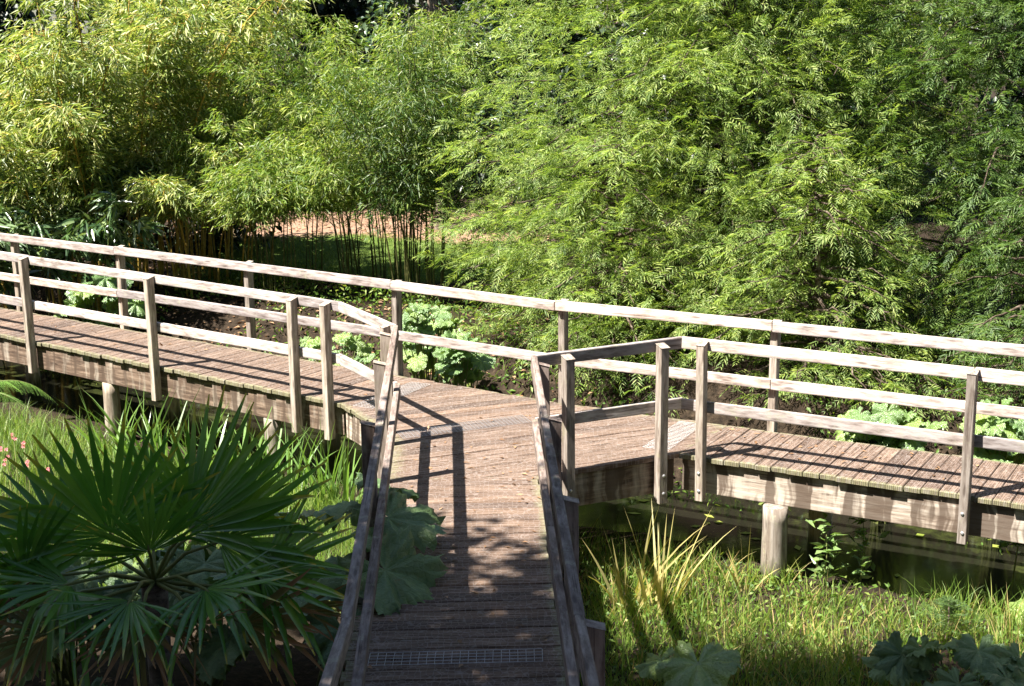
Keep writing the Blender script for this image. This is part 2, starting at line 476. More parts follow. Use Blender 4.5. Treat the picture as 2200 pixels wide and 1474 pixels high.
def behind(x, y):
    """signed distance behind the boardwalk's far edge (positive = beyond it)"""
    out = []
    for a, b in (BACK_L, BACK_R):
        d = (b - a) / np.linalg.norm(b - a); n = np.array([-d[1], d[0]])
        out.append((x - a[0]) * n[0] + (y - a[1]) * n[1])
    return np.minimum(*out)


def sstep(a, b, x):
    t = np.clip((x - a) / (b - a), 0, 1); return t * t * (3 - 2 * t)


def wob(x, y):
    return (np.sin(x * 1.3 + y * .7) * .5 + np.sin(x * .6 - y * 1.7 + 2) * .3 + np.sin(x * 3.1 + y * 2.3) * .15 + np.sin(x * 2.2 - y * 4.1) * .12)


def gz(x, y):
    x = np.asarray(x, float); y = np.asarray(y, float)
    s = behind(x, y) + wob(x, y) * .25
    z = -1.10 + wob(x * 1.7, y * 1.7) * .04
    z = z - .42 * sstep(-.7, -.1, s)                         # the channel under the boardwalk
    z = z + 1.30 * sstep(1.1, 3.2, s) - .0 * s               # the far bank
    z = z + .10 * wob(x * .5, y * .5) * sstep(2, 4, s)
    near = np.clip(9.6 - y, 0, None)
    z = z + np.where(y < 9.6, .22 * near, 0) + np.where(y < 4, .30 * (4 - y), 0)
    z = np.where(y < -3, np.minimum(z, 3.0), z)
    z = np.minimum(z, 2.4)
    return z


def terrain():
    xs = np.concatenate([np.linspace(-400, -20, 20), np.linspace(-19, 15, 137), np.linspace(16, 400, 20)])
    ys = np.concatenate([np.linspace(-300, -8, 12), np.linspace(-7, 40, 189), np.linspace(42, 600, 24)])
    X, Y = np.meshgrid(xs, ys); Z = gz(X, Y)
    far = (np.abs(X) > 20) | (Y > 41) | (Y < -8)
    V = np.stack([X, Y, Z], -1).reshape(-1, 3)
    nx, ny = len(xs), len(ys)
    i, j = np.meshgrid(np.arange(ny - 1), np.arange(nx - 1), indexing='ij')
    a = (i * nx + j).ravel()
    Q = np.stack([a, a + 1, a + nx + 1, a + nx], 1)
    tag(link('ground', mesh_np('ground', V, Q, True), M['ground']), 'dark soil banks and lawn around the boardwalk', 'ground', kind='structure')
    V = np.array([[-30, 8, -1.27], [30, 5, -1.27], [30, 22, -1.27], [-30, 30, -1.27]])
    tag(link('pond_water', mesh_np('pond', V, np.array([[0, 1, 2, 3]])), M['water']), 'dark still water under the boardwalk', 'water', kind='structure')


terrain()


# ---------------------------------------------------------------- boardwalk
walk = tag(empty('boardwalk', (0, 13, -1.2)), 'weathered timber boardwalk forking in three with post-and-rail sides', 'boardwalk')
MI = walk.matrix_world.copy()
WALK_INV = Matrix.Translation((0, -13, 1.2))


def box_mesh(name, sx, sy, sz, bev=.005, wonk=0.0):
    bm = bmesh.new()
    bmesh.ops.create_cube(bm, size=1)
    for v in bm.verts: v.co = Vector((v.co.x * sx, v.co.y * sy, v.co.z * sz))
    if wonk:
        for v in bm.verts: v.co += Vector((0, random.uniform(-wonk, wonk), random.uniform(-wonk, wonk)))
    if bev: bmesh.ops.bevel(bm, geom=bm.edges[:], offset=bev, segments=2, affect='EDGES', profile=.6)
    me = bpy.data.meshes.new(name); bm.to_mesh(me); bm.free()
    return me


def place(name, me, mat, mw, parent=walk, inv=WALK_INV):
    o = link(name, me, mat, parent)
    o.matrix_local = inv @ mw
    return o


def frame(p, x_dir, up=Vector((0, 0, 1))):
    x = Vector(x_dir).normalized(); y = up.cross(x).normalized(); z = x.cross(y)
    return Matrix(((x.x, y.x, z.x, p[0]), (x.y, y.y, z.y, p[1]), (x.z, y.z, z.z, p[2]), (0, 0, 0, 1)))


def clip(poly, n, lo, hi):
    for sgn, lim in ((1, lo), (-1, -hi)):
        out = []
        for i in range(len(poly)):
            a, b = poly[i], poly[(i + 1) % len(poly)]
            da = sgn * (a[0] * n[0] + a[1] * n[1]) - lim; db = sgn * (b[0] * n[0] + b[1] * n[1]) - lim
            if da >= 0: out.append(a)
            if (da >= 0) != (db >= 0):
                t = da / (da - db); out.append((a[0] + (b[0] - a[0]) * t, a[1] + (b[1] - a[1]) * t))
        poly = out
        if not poly: return []
    return poly


def lay_boards(poly, bdir, width=.142, gap=.006, zfun=lambda x, y: 0.0, jitter=.012):
    b = Vector((bdir[0], bdir[1])).normalized(); n = Vector((-b.y, b.x))
    lo = min(p[0] * n.x + p[1] * n.y for p in poly); hi = max(p[0] * n.x + p[1] * n.y for p in poly)
    k = lo + gap * .5
    while k < hi - .02:
        pc = clip(list(poly), n, k, min(k + width, hi - .001))
        k += width + gap
        if len(pc) < 3: continue
        cx = sum(p[0] for p in pc) / len(pc); cy = sum(p[1] for p in pc) / len(pc)
        z = zfun(cx, cy) + random.uniform(-.003, .003)
        loc = [((p[0] - cx) * b.x + (p[1] - cy) * b.y, (p[0] - cx) * n.x + (p[1] - cy) * n.y) for p in pc]
        mx = max(abs(p[0]) for p in loc) or 1
        ends = (random.uniform(-jitter, jitter * 1.6), random.uniform(-jitter, jitter * 1.6))
        loc = [(x + (ends[0] if x > mx * .5 else (-ends[1] if x < -mx * .5 else 0)), y) for x, y in loc]
        # slope along n
        eps = .2
        sl = (zfun(cx + n.x * eps, cy + n.y * eps) - zfun(cx - n.x * eps, cy - n.y * eps)) / (2 * eps)
        bm = bmesh.new()
        top = [bm.verts.new((x, y, y * sl)) for x, y in loc]
        f = bm.faces.new(top)
        ex = bmesh.ops.extrude_face_region(bm, geom=[f])
        for v in ex['geom']:
            if isinstance(v, bmesh.types.BMVert): v.co.z -= .042
        bmesh.ops.recalc_face_normals(bm, faces=bm.faces[:])
        te = [e for e in bm.edges if all(abs(v.co.z - v.co.y * sl) < .002 for v in e.verts)]
        try: bmesh.ops.bevel(bm, geom=te, offset=.005, segments=1, affect='EDGES')
        except Exception: pass
        me = bpy.data.meshes.new('deck_board'); bm.to_mesh(me); bm.free()
        mw = Matrix(((b.x, n.x, 0, cx), (b.y, n.y, 0, cy), (0, 0, 1, z), (0, 0, 0, 1)))
        mw = mw @ Matrix.Rotation(random.uniform(-.0035, .0035), 4, 'Z')
        place('deck_board', me, M['deck'], mw)


F4 = (-1.82, 14.52); BKL = (-1.17, 15.61); BEND = (.47, 14.45); K = (1.53, 12.62); KR = (2.13, 13.52)
NL = (-1.13, 11.92); NR = (.22, 12.02)
left_poly = [(-9.25, 20.06), F4, BKL, (-8.6, 20.87)]
plat_poly = [F4, (-1.34, 13.66), (-1.15, 13.1), NL, NR, K, KR, BEND, BKL]
right_poly = [K, (6.0, 10.10), (6.6, 11.03), KR]
NEARL = lambda y: -1.13 + (11.92 - y) * .033
NEARR = lambda y: .22 + (12.02 - y) * .022


def near_z(x, y): return 0.0 if y > 6.5 else (6.5 - y) * .105


near_poly = [(NEARL(3.6) - .05, 3.6), (NEARR(3.6) + .02, 3.64), NR, NL]
near_poly = [(NEARL(3.6) - .05, 3.6), (NEARR(3.6) + .02, 3.64), (NR[0], NR[1] - .002), (NL[0] - .07, NL[1] - .002)]
# left and right arms: boards across the walk
lay_boards(left_poly, (.595, .804))
lay_boards(right_poly, (.50, .866))
pa, pb = on_plane(1024, 967, 0), on_plane(1142, 952, 0)
lay_boards([(x, y) for x, y in plat_poly], (pb.x - pa.x, pb.y - pa.y))
lay_boards(near_poly, (1, .03), zfun=near_z, jitter=.02)

UPV = Vector((0, 0, 1))


def beam(a, b, z0, z1, thick, mat, name, inset=0.0, wonk=.0):
    """timber on edge between plan points a and b; z0 bottom, z1 top"""
    a = Vector((a[0], a[1])); b = Vector((b[0], b[1])); d = (b - a)
    L = d.length; d.normalize(); n = Vector((-d.y, d.x))
    c = (a + b) / 2 + n * inset
    me = box_mesh(name, L, thick, z1 - z0, .006, wonk)
    return place(name, me, mat, frame((c.x, c.y, (z0 + z1) / 2), (d.x, d.y, 0)))


# fascia beams (front edges run left to right, inside is on the left of the run)
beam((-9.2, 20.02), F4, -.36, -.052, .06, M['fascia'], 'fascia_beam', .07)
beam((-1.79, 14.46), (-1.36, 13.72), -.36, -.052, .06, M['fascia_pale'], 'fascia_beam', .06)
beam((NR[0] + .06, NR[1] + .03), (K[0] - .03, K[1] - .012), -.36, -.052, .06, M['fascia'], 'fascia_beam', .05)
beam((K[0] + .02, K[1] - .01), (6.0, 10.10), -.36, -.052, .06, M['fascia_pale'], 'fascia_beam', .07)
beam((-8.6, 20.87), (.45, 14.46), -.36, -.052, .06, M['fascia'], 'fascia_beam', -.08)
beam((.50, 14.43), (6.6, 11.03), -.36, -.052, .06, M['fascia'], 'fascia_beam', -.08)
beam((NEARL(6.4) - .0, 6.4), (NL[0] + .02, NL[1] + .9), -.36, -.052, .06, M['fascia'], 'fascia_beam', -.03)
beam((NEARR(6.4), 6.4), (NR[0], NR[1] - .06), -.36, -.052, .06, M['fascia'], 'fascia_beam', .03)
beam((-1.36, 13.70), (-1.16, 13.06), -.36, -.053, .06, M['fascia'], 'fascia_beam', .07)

BOLT = None


def bolt_mesh():
    bm = bmesh.new()
    bmesh.ops.create_uvsphere(bm, u_segments=8, v_segments=5, radius=.016)
    for v in bm.verts: v.co.z *= .6
    me = bpy.data.meshes.new('bolt'); bm.to_mesh(me); bm.free(); me.materials.append(M['zinc']); return me


BOLT = bolt_mesh()


def post(p, d, z0, z1, mat, w1=.075, w2=.10, bolts=0, slant=.012):
    """p plan centre; d direction of the rail it carries; top slightly sloped"""
    H = z1 - z0
    bm = bmesh.new(); bmesh.ops.create_cube(bm, size=1)
    for v in bm.verts:
        top = v.co.z > 0
        v.co = Vector((v.co.z * H, v.co.x * w1, v.co.y * w2))
        if top: v.co.x += slant * (1 if v.co.z > 0 else -1)
    bmesh.ops.bevel(bm, geom=bm.edges[:], offset=.005, segments=1, affect='EDGES')
    me = bpy.data.meshes.new('post'); bm.to_mesh(me); bm.free()
    d = Vector((d[0], d[1], 0)).normalized(); nrm = Vector((-d.y, d.x, 0))
    lean = Vector((random.uniform(-.008, .008), random.uniform(-.008, .008), 1)).normalized()
    x = lean; y = (d - x * d.dot(x)).normalized(); z = x.cross(y)
    mw = Matrix(((x.x, y.x, z.x, p[0]), (x.y, y.y, z.y, p[1]), (x.z, y.z, z.z, (z0 + z1) / 2), (0, 0, 0, 1)))
    o = place('post', me, mat, mw)
    for k in range(bolts):
        b = link('bolt', BOLT, None, o)
        b.location = (-H / 2 + .10 + .17 * k, random.uniform(-.006, .006), (-1 if z.dot(Vector((0, -1, 0))) < 0 else 1) * (w2 / 2 + .002))
    return o


def rail(a, b, ztop, h, thick, mat, inset, z_b=None):
    a = Vector((a[0], a[1], ztop - h / 2)); b = Vector((b[0], b[1], (ztop if z_b is None else z_b) - h / 2))
    d = b - a; L = d.length; d.normalize()
    flat = Vector((d.x, d.y, 0)).normalized(); n = Vector((-flat.y, flat.x, 0))
    me = box_mesh('rail', L - .004, thick, h, .010, .005)
    c = (a + b) / 2 + n * inset
    return place('rail', me, mat, frame(c, d))


RT, RL, RH = 1.10, .53, .105       # rail tops and height of section


def lin(a, b, t): return (a[0] + (b[0] - a[0]) * t, a[1] + (b[1] - a[1]) * t)


def at_x(line, x):
    a, b = line; t = (x - a[0]) / (b[0] - a[0]); return lin(a, b, t)


BL = ((-8.6, 20.87), (.47, 14.45)); BR = ((.47, 14.45), (6.6, 11.03))
FL = ((-9.25, 20.06), F4); FR = (K, (6.0, 10.10))


def run(line, xs, side, mat_r, mat_p, breaks, z0=-.40, bolts=0, ends=None):
    """posts at xs outside the deck edge; rails inside, split at breaks. side=+1: deck on the left of a->b"""
    a, b = line; d = Vector((b[0] - a[0], b[1] - a[1])).normalized(); n = Vector((-d.y, d.x)) * side
    for x in xs:
        p = at_x(line, x)
        post((p[0] - n.x * .052, p[1] - n.y * .052), d, z0, RT - .02 + random.uniform(-.012, .008), mat_p, bolts=bolts)
    pts = [at_x(line, x) for x in breaks]
    for i in range(len(pts) - 1):
        for zt in (RT, RL):
            rail(pts[i], pts[i + 1], zt + random.uniform(-.005, .005), RH, .045, mat_r, .026 * side)


run(BL, (-8.35, -6.98, -5.17, -3.24, -1.33), -1, M['rail'], M['post'], (-8.55, -5.17, -1.33, .47))
run(BR, (.51, 2.51, 4.72), -1, M['rail'], M['post'], (.472, 2.51, 6.55))
run(FL, (-8.2, -6.10, -4.17, -2.31, -1.92), 1, M['rail'], M['post'], (-9.2, -6.10, -2.31, -1.80))
run(FR, (1.74, 3.80, 5.7), 1, M['rail'], M['post'], (1.535, 3.80, 5.95), bolts=2)
# splayed corner rails
LC = (-1.12, 13.32)
for zt in (RT, RL):
    rail((-1.785, 14.50), LC, zt, RH, .045, M['rail'], .0)
post((-1.215, 13.38), (.5, -.86), -.36, RT - .015, M['post'])
RC = (.19, 12.02)
for zt in (RT, RL):
    rail((RC[0] + .01, RC[1] + .0), (K[0] + .03, K[1] + .03), zt, RH, .045, M['rail'], .0)
d_rc = Vector((K[0] - RC[0], K[1] - RC[1])).normalized()
for t in (.20, .845):
    p = lin(RC, K, t)
    post((p[0] + d_rc.y * .075, p[1] - d_rc.x * .075), d_rc, -.42, RT - .035, M['post'], .085, .10, bolts=2)
# near arm
nearL = lambda y: -1.11 + (13.3 - y) * .0415
nearR = lambda y: .19 + (12.0 - y) * .0225
YB = 6.5
for zt in (RT, RL):
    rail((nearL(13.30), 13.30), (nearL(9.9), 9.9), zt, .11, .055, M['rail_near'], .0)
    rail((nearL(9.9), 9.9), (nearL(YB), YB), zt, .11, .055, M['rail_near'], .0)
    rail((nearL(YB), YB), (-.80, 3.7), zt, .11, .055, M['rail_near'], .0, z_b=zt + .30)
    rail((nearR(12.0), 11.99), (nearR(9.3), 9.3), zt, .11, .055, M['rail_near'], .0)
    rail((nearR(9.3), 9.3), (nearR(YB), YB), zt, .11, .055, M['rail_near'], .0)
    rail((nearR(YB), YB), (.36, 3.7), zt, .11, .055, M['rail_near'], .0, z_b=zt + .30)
for y in (13.02, 11.88, 10.0):
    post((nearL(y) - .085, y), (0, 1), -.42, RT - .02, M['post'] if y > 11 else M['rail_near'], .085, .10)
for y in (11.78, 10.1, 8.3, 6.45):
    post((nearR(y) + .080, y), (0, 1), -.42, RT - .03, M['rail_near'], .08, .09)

# round piles
PILE_ME = None


def pile(p, ztop, r=.115, cut=False):
    z0 = float(gz(p[0], p[1])) - .3
    bag = Bag(); H = ztop - z0
    zs = np.linspace(0, H, 9)
    pts = np.stack([np.sin(zs * 2.1) * .008, np.cos(zs * 1.7) * .008, zs], 1)
    tube(bag, pts, r * (1 + .03 * np.sin(zs * 5)), 14)
    me = bag.mesh('pile', True)
    mw = Matrix.Translation((p[0], p[1], z0))
    me.transform(Matrix.Rotation(math.pi / 2, 4, 'Y'))
    place('pile', me, M['pile'], mw @ Matrix.Rotation(-math.pi / 2, 4, 'Y'))


for u, dx in ((1690, 0),):
    pile(at_x(FR, 2.33 + .02), -.362)
pp = at_x(FR, 2.33); pile((pp[0] + .60, pp[1] + .74), -.365)
for x in (4.6,):
    p = at_x(FR, x); pile((p[0] + .02, p[1] + .05), -.362); pile((p[0] + .5, p[1] + .8), -.365)
for x in (-5.02, -7.4, -2.75):
    p = at_x(FL, x); pile((p[0] + .06, p[1] + .07), -.362, .10); pile((p[0] + .62, p[1] + .82), -.365, .10)
for y in (11.2, 8.6):
    pile((NEARL(y) - .03, y), -.36); pile((NEARR(y), y), -.36)
pile((-1.32, 13.55), -.36)


# welded wire mesh strips over the joints
def wire_mesh(origin, ex, ey, nx, ny, lx, ly):
    bag = Bag()
    ex = np.array([ex[0], ex[1], 0.]); ex /= np.linalg.norm(ex); ey = np.array([ey[0], ey[1], 0.]); ey /= np.linalg.norm(ey)
    o = np.array([origin[0], origin[1], .007])
    for i in range(nx + 1):
        a = o + ex * lx * i / nx; wv = rng.normal(0, .001, 3)
        tube(bag, [a, a + ey * ly * .5 + wv, a + ey * ly], .0019, 4, False)
    for j in range(ny + 1):
        a = o + ey * ly * j / ny + np.array([0, 0, .0025])
        tube(bag, [a, a + ex * lx * .5, a + ex * lx], .0019, 4, False)
    place('wire_mesh', bag.mesh('wire_mesh'), M['zinc'], Matrix.Identity(4))


wire_mesh((-.93, 8.24), (1, .03), (0, 1), 21, 4, 1.10, .18)
wire_mesh((-1.06, 13.18), (1, .42), (-.35, 1), 34, 7, 1.35, .27)
wire_mesh((1.45, 12.70), (.45, .87), (-.87, .45), 22, 7, .95, .26)
wire_mesh((-1.68, 14.42), (.5, .87), (.87, -.5), 26, 7, 1.1, .26)


# ---------------------------------------------------------------- plants: builders
def in_frame_bias(): pass


def bamboo(name, label, base, n_culm, spread, height, mat_leaf, mat_culm, leaf_len, leaf_w, per_culm, zmin, lean=.35, r=.016, group=None, seed=1, culm_parts=60, branch_len=(.35, .9), bias=None, slope=.22):
    global rng
    rng = np.random.default_rng(seed)
    root = tag(empty(name, base), label, 'bamboo', group)
    bx, by, bz = base
    fol = Bag(); br = Bag()
    for c in range(n_culm):
        a = rng.uniform(0, math.tau); q = math.sqrt(rng.uniform(0, 1))
        px, py = spread[0] * q * math.cos(a), spread[1] * q * math.sin(a)
        pz = float(gz(bx + px, by + py)) - bz - .05
        H = height * rng.uniform(.8, 1.08) * (.90 + slope * py / max(spread[1], .1))
        tilt = np.array([px / max(spread[0], .1) * lean + rng.normal(0, .12), py / max(spread[1], .1) * lean + rng.normal(0, .12) - .05])
        if bias is not None: tilt = tilt + np.array(bias)
        t = np.linspace(0, 1, 10)
        hx = tilt[0] * (t * .35 + t ** 2.6 * .95) * H * .55
        hy = tilt[1] * (t * .35 + t ** 2.6 * .95) * H * .55
        hz = H * (t - .10 * t ** 3 * min(1.6, np.hypot(*tilt) * 2.2))
        pts = np.stack([px + hx, py + hy, pz + hz], 1)
        b1 = Bag(); tube(b1, pts, r * rng.uniform(.6, 1.15) * (1 - .8 * t) + .002, 6)
        link('culm', b1.mesh('culm', True), mat_culm, root)
        # branches with leaf clusters
        n = per_culm
        tt = rng.uniform(0, 1, n) ** .8
        k0 = zmin / H
        tt = k0 + (1 - k0) * tt
        idx = np.clip((tt * 9), 0, 8.999); i0 = idx.astype(int); f = (idx - i0)[:, None]
        P = pts[i0] * (1 - f) + pts[i0 + 1] * f
        az = rng.uniform(0, math.tau, n)
        bl = rng.uniform(*branch_len, n) * (1.1 - .5 * tt)
        D = np.stack([np.cos(az), np.sin(az), rng.uniform(.1, .8, n)], 1); D = norm(D)
        m = 3
        for s in range(m):
            u = (s + 1) / m
            Q = P + D * (bl * u)[:, None] + np.array([0, 0, -1.0]) * (bl * u ** 2 * .35)[:, None]
            # each cluster: several leaves
            for e in range(4 if s < m - 1 else 6):
                jit = rng.normal(0, .55, (n, 3))
                LD = norm(D * np.array([1, 1, .3]) + jit + np.array([0, 0, -.55]))
                QQ = Q + rng.normal(0, .035, (n, 3))
                leaves(fol, QQ, LD, rng.uniform(.6, 1.2, n) * leaf_len, rng.uniform(.7, 1.2, n) * leaf_w, None, .2, .12, .35)
        for k in range(0, n, 2):
            e = P[k] + D[k] * bl[k] * .98 + np.array([0, 0, -.35 * bl[k]])
            mid = P[k] + D[k] * bl[k] * .5 + np.array([0, 0, -.0875 * bl[k]])
            tube(br, [P[k], mid, e], [.0045, .003, .0015], 3, False)
    tag(link('foliage', fol.mesh('foliage'), mat_leaf, root), kind='stuff')
    if br.n: tag(link('twigs', br.mesh('twigs'), mat_culm, root), kind='stuff')
    return root


def cypress(name, label, base, height, radius, mat, n_bough, seed, zlow=.2, profile=None, dense=1.0, az_focus=None, plumes=0):
    global rng
    rng = np.random.default_rng(seed)
    root = tag(empty(name, base), label, 'tree', 'feathery conifers behind the boardwalk')
    tb = Bag(); t = np.linspace(0, 1, 12)
    tp = np.stack([np.sin(t * 3) * .08, np.cos(t * 2.3) * .06, t * height * (.97 if height > 5 else .72) - .2], 1)
    tube(tb, tp, (.17 * (1 - t) ** .8 + .02 + .10 * np.exp(-t * 22)) * (1 if height > 5 else .35), 10)
    link('trunk', tb.mesh('trunk', True), M['bark'], root)
    fol = Bag(); bag_b = Bag()
    SP, SD, SU, SL = [], [], [], []
    for b in range(n_bough):
        z = zlow + (height - zlow - .12) * (b + rng.uniform(0, 1)) / n_bough
        rel = z / height
        L = radius * (1 - rel) ** .55 * rng.uniform(.72, 1.12) * (min(1, .72 + rel * 2.2))
        az = rng.uniform(0, math.tau) if az_focus is None or rng.uniform() < .14 else az_focus + rng.normal(0, .9)
        rise = rng.uniform(-.12, .42)
        d = np.array([math.cos(az), math.sin(az), rise]); d /= np.linalg.norm(d)
        nseg = 9; u = np.linspace(0, 1, nseg)
        side = np.array([-math.sin(az), math.cos(az), 0])
        curve = rng.normal(0, .12)
        sag = rng.uniform(.12, .34)
        pts = np.array([0, 0, z]) + d * (L * u)[:, None] + side * (curve * L * u ** 2)[:, None] + np.array([0, 0, -1]) * (sag * L * u ** 2)[:, None]
        pts[1:] += rng.normal(0, .02, (nseg - 1, 3))
        tube(bag_b, pts, .026 * (L / radius) * (1 - u) ** .8 + .003, 5)
        # side branches
        nb = int(L / .10 * dense)
        uu = np.sort(rng.uniform(.12, 1.0, nb))
        ix = np.clip(uu * (nseg - 1), 0, nseg - 1.001); i0 = ix.astype(int); f = (ix - i0)[:, None]
        P = pts[i0] * (1 - f) + pts[i0 + 1] * f
        tang = norm(pts[i0 + 1] - pts[i0])
        sg = np.where(rng.uniform(size=nb) < .5, -1, 1)[:, None]
        D = norm(tang * rng.uniform(.35, 1.1, (nb, 1)) + side * sg * rng.uniform(.35, 1.0, (nb, 1)) + rng.normal(0, .16, (nb, 3)) + np.array([0, 0, .05]))
        sl = (1.0 - uu * .55) * rng.uniform(.3, .75, nb) * min(1.0, L / 2.2)
        for k in range(nb):
            ns = max(2, int(sl[k] / .13))
            v = np.linspace(.15, 1, ns)
            q = P[k] + D[k] * (sl[k] * v)[:, None] + np.array([0, 0, -1]) * (sl[k] * v ** 2 * .22)[:, None]
            if k % 3 == 0: tube(bag_b, [P[k], q[ns // 2], q[-1]], [.006, .004, .002], 3, False)
            sd = np.cross(D[k], [0, 0, 1]); sd /= np.linalg.norm(sd) + 1e-9
            for j in range(ns):
                s2 = 1 if j % 2 else -1
                dd = D[k] * (.75 if j < ns - 1 else 1.4) + sd * s2 * .8 * (0 if j == ns - 1 else 1) + rng.normal(0, .38, 3) + np.array([0, 0, -.04])
                SP.append(q[j]); SD.append(dd / np.linalg.norm(dd)); SL.append(rng.uniform(.12, .36))
                up = np.array([0, 0, 1.]) + rng.normal(0, .35, 3); SU.append(up)
    # plumes filling the outer shell of the crown
    for g in range(plumes):
        z = zlow + (min(height, 6.5) - zlow) * rng.uniform(0, 1); rel = z / height
        az = az_focus + rng.normal(0, .95) if az_focus is not None else rng.uniform(0, math.tau)
        rad = radius * (1 - rel) ** .45 * min(1, .80 + rel * 1.6) * rng.uniform(.62, 1.0)
        c = np.array([math.cos(az) * rad, math.sin(az) * rad, z])
        d0 = np.array([math.cos(az), math.sin(az), rng.uniform(-.1, .9)]) + rng.normal(0, .45, 3); d0 /= np.linalg.norm(d0)
        for j in range(4):
            dd = d0 + rng.normal(0, .42, 3); dd /= np.linalg.norm(dd)
            SP.append(c + d0 * (.07 * j) + rng.normal(0, .05, 3)); SD.append(dd); SL.append(rng.uniform(.16, .40)); SU.append(np.array([0, 0, 1.]) + rng.normal(0, .5, 3))
    SP = np.array(SP); SD = np.array(SD); SL = np.array(SL); SU = norm(np.array(SU))
    SS = norm(np.cross(SD, SU)); SU = np.cross(SS, SD)
    SV = .084 * rng.uniform(.65, 1.3, len(SP))
    m = 8
    for k in range(m):
        tq = (k + .5) / m
        for sgn in (-1, 1):
            P = SP + SD * (SL * tq)[:, None] + np.array([0, 0, -1]) * (SL * tq ** 2 * .25)[:, None]
            spread = (1.0 - .45 * tq)
            D = SD * (.55 + .5 * tq) + SS * sgn * spread + np.array([0, 0, -.18]) + rng.normal(0, .14, SP.shape)
            ln = (SV * (1.0 - .55 * abs(tq - .35))) * rng.uniform(.75, 1.25, len(SP))
            leaves(fol, P, D, ln, ln * .135 + .002, SU + rng.normal(0, .25, SP.shape), .15, .10, .5)
    tag(link('foliage', fol.mesh('foliage'), mat, root), kind='stuff')
    link('branches', bag_b.mesh('branches', True), M['branch'], root)
    return root


def broad_tree(name, label, base, height, crown_c, crown_r, n_leaf, leaf, mat, seed, group, n_clump=40, trunk_r=.18, limbs=10, clump_r=.9):
    global rng
    rng = np.random.default_rng(seed)
    root = tag(empty(name, base), label, 'tree', group)
    tb = Bag(); t = np.linspace(0, 1, 9)
    cc = np.array(crown_c); cr = np.array(crown_r)
    top = cc * np.array([1, 1, 0]) + np.array([0, 0, height * .85])
    tp = np.stack([top[0] * t ** 1.5, top[1] * t ** 1.5, -.2 + t * (top[2] + .2)], 1) + np.stack([np.sin(t * 5) * .06, np.cos(t * 4) * .05 - .05, t * 0], 1)
    tube(tb, tp, trunk_r * (1 - t * .85), 9)
    link('trunk', tb.mesh('trunk', True), M['bark'], root)
    lb = Bag(); fb = Bag()
    C = rng.normal(size=(n_clump, 3)); C = norm(C) * (rng.uniform(.35, 1.0, (n_clump, 1)) ** .5) * cr + cc
    for k in range(min(limbs, n_clump)):
        s = tp[rng.integers(3, 8)]; mid = (s + C[k]) / 2 + rng.normal(0, .15, 3)
        tube(lb, [s, mid, C[k]], [trunk_r * .35, trunk_r * .2, .012], 5)
    idx = rng.integers(0, n_clump, n_leaf)
    off = rng.normal(size=(n_leaf, 3)); off = norm(off) * (rng.uniform(0, 1, (n_leaf, 1)) ** .4) * clump_r * rng.uniform(.6, 1.1, (n_clump, 1))[idx] * np.array([1, 1, .7])
    P = C[idx] + off
    D = norm(off) * .6 + rng.normal(0, .6, (n_leaf, 3)) + np.array([0, 0, -.3])
    leaves(fb, P, D, rng.uniform(.7, 1.2, n_leaf) * leaf, rng.uniform(.4, .65, n_leaf) * leaf, None, .15, .1, .45)
    tag(link('crown', fb.mesh('crown'), mat, root), kind='stuff')
    link('limbs', lb.mesh('limbs', True), M['bark'], root)
    return root


# big lobed leaves (gunnera, butterbur): a few variants, shared
def lobed_leaf(seed, lobes=7, teeth=4, cup=.18, gap=.55, ragged=.10, fold=.12, deep=.28):
    r_ = np.random.default_rng(seed)
    na, nr = 90, 7
    th = np.linspace(-math.pi + gap * .5, math.pi - gap * .5, na)
    ph = th * lobes / 2 + .25 * np.sin(th * 2 + seed)
    ridge = np.abs(np.cos(ph))
    saw = np.abs(((th * lobes * teeth / math.tau) % 1.0) - .5) * 2
    rr = (1 - deep) + deep * ridge ** .8 + ragged * saw + r_.normal(0, ragged * .22, na)
    rr *= .88 + .12 * np.cos(th)
    rr *= 1 - .22 * (np.abs(th) / math.pi) ** 4
    V = [[0, 0, 0]]; A = [1.0]
    c1, c2 = r_.uniform(0, 6, 2)
    for k in range(1, nr + 1):
        q = k / nr
        rad = rr * q if k == nr else q * (rr * q + rr.mean() * .95 * (1 - q))
        z = (cup * q ** 1.5 - .20 * q ** 3.2 + fold * q * (ridge - .55) + .10 * np.sin(th * 2 + c1) * q * q + .05 * np.sin(th * 5 + c2) * q ** 2
             + r_.normal(0, .022, na) * q + .03 * np.sin(q * 19 + th * 3) * q - (.22 * q ** 4) * (r_.uniform(0, 1, na) ** 3))
        vein = np.clip((ridge - .95) / .05, 0, 1) * (1 - q * .6)
        for i in range(na):
            V.append([rad[i] * math.cos(th[i]), rad[i] * math.sin(th[i]), z[i]]); A.append(vein[i])
    T = [[0, 1 + i, 2 + i] for i in range(na - 1)]
    Q = []
    for k in range(nr - 1):
        a = 1 + k * na
        for i in range(na - 1): Q.append([a + i, a + na + i, a + na + i + 1, a + i + 1])
    return mesh_np('leaf_blade', np.array(V), [np.array(T), np.array(Q)], True, A)


GUN = [lobed_leaf(s, 7, 5, .22, .5, .17, .22, .34) for s in (1, 2, 3, 4)]
for g in GUN: g.materials.append(M['gunnera'])
BUT = [lobed_leaf(s, 7, 3, .16, .4, .09, .20, .22) for s in (11, 12, 13, 14, 15)]
for g in BUT: g.materials.append(M['butterbur'])


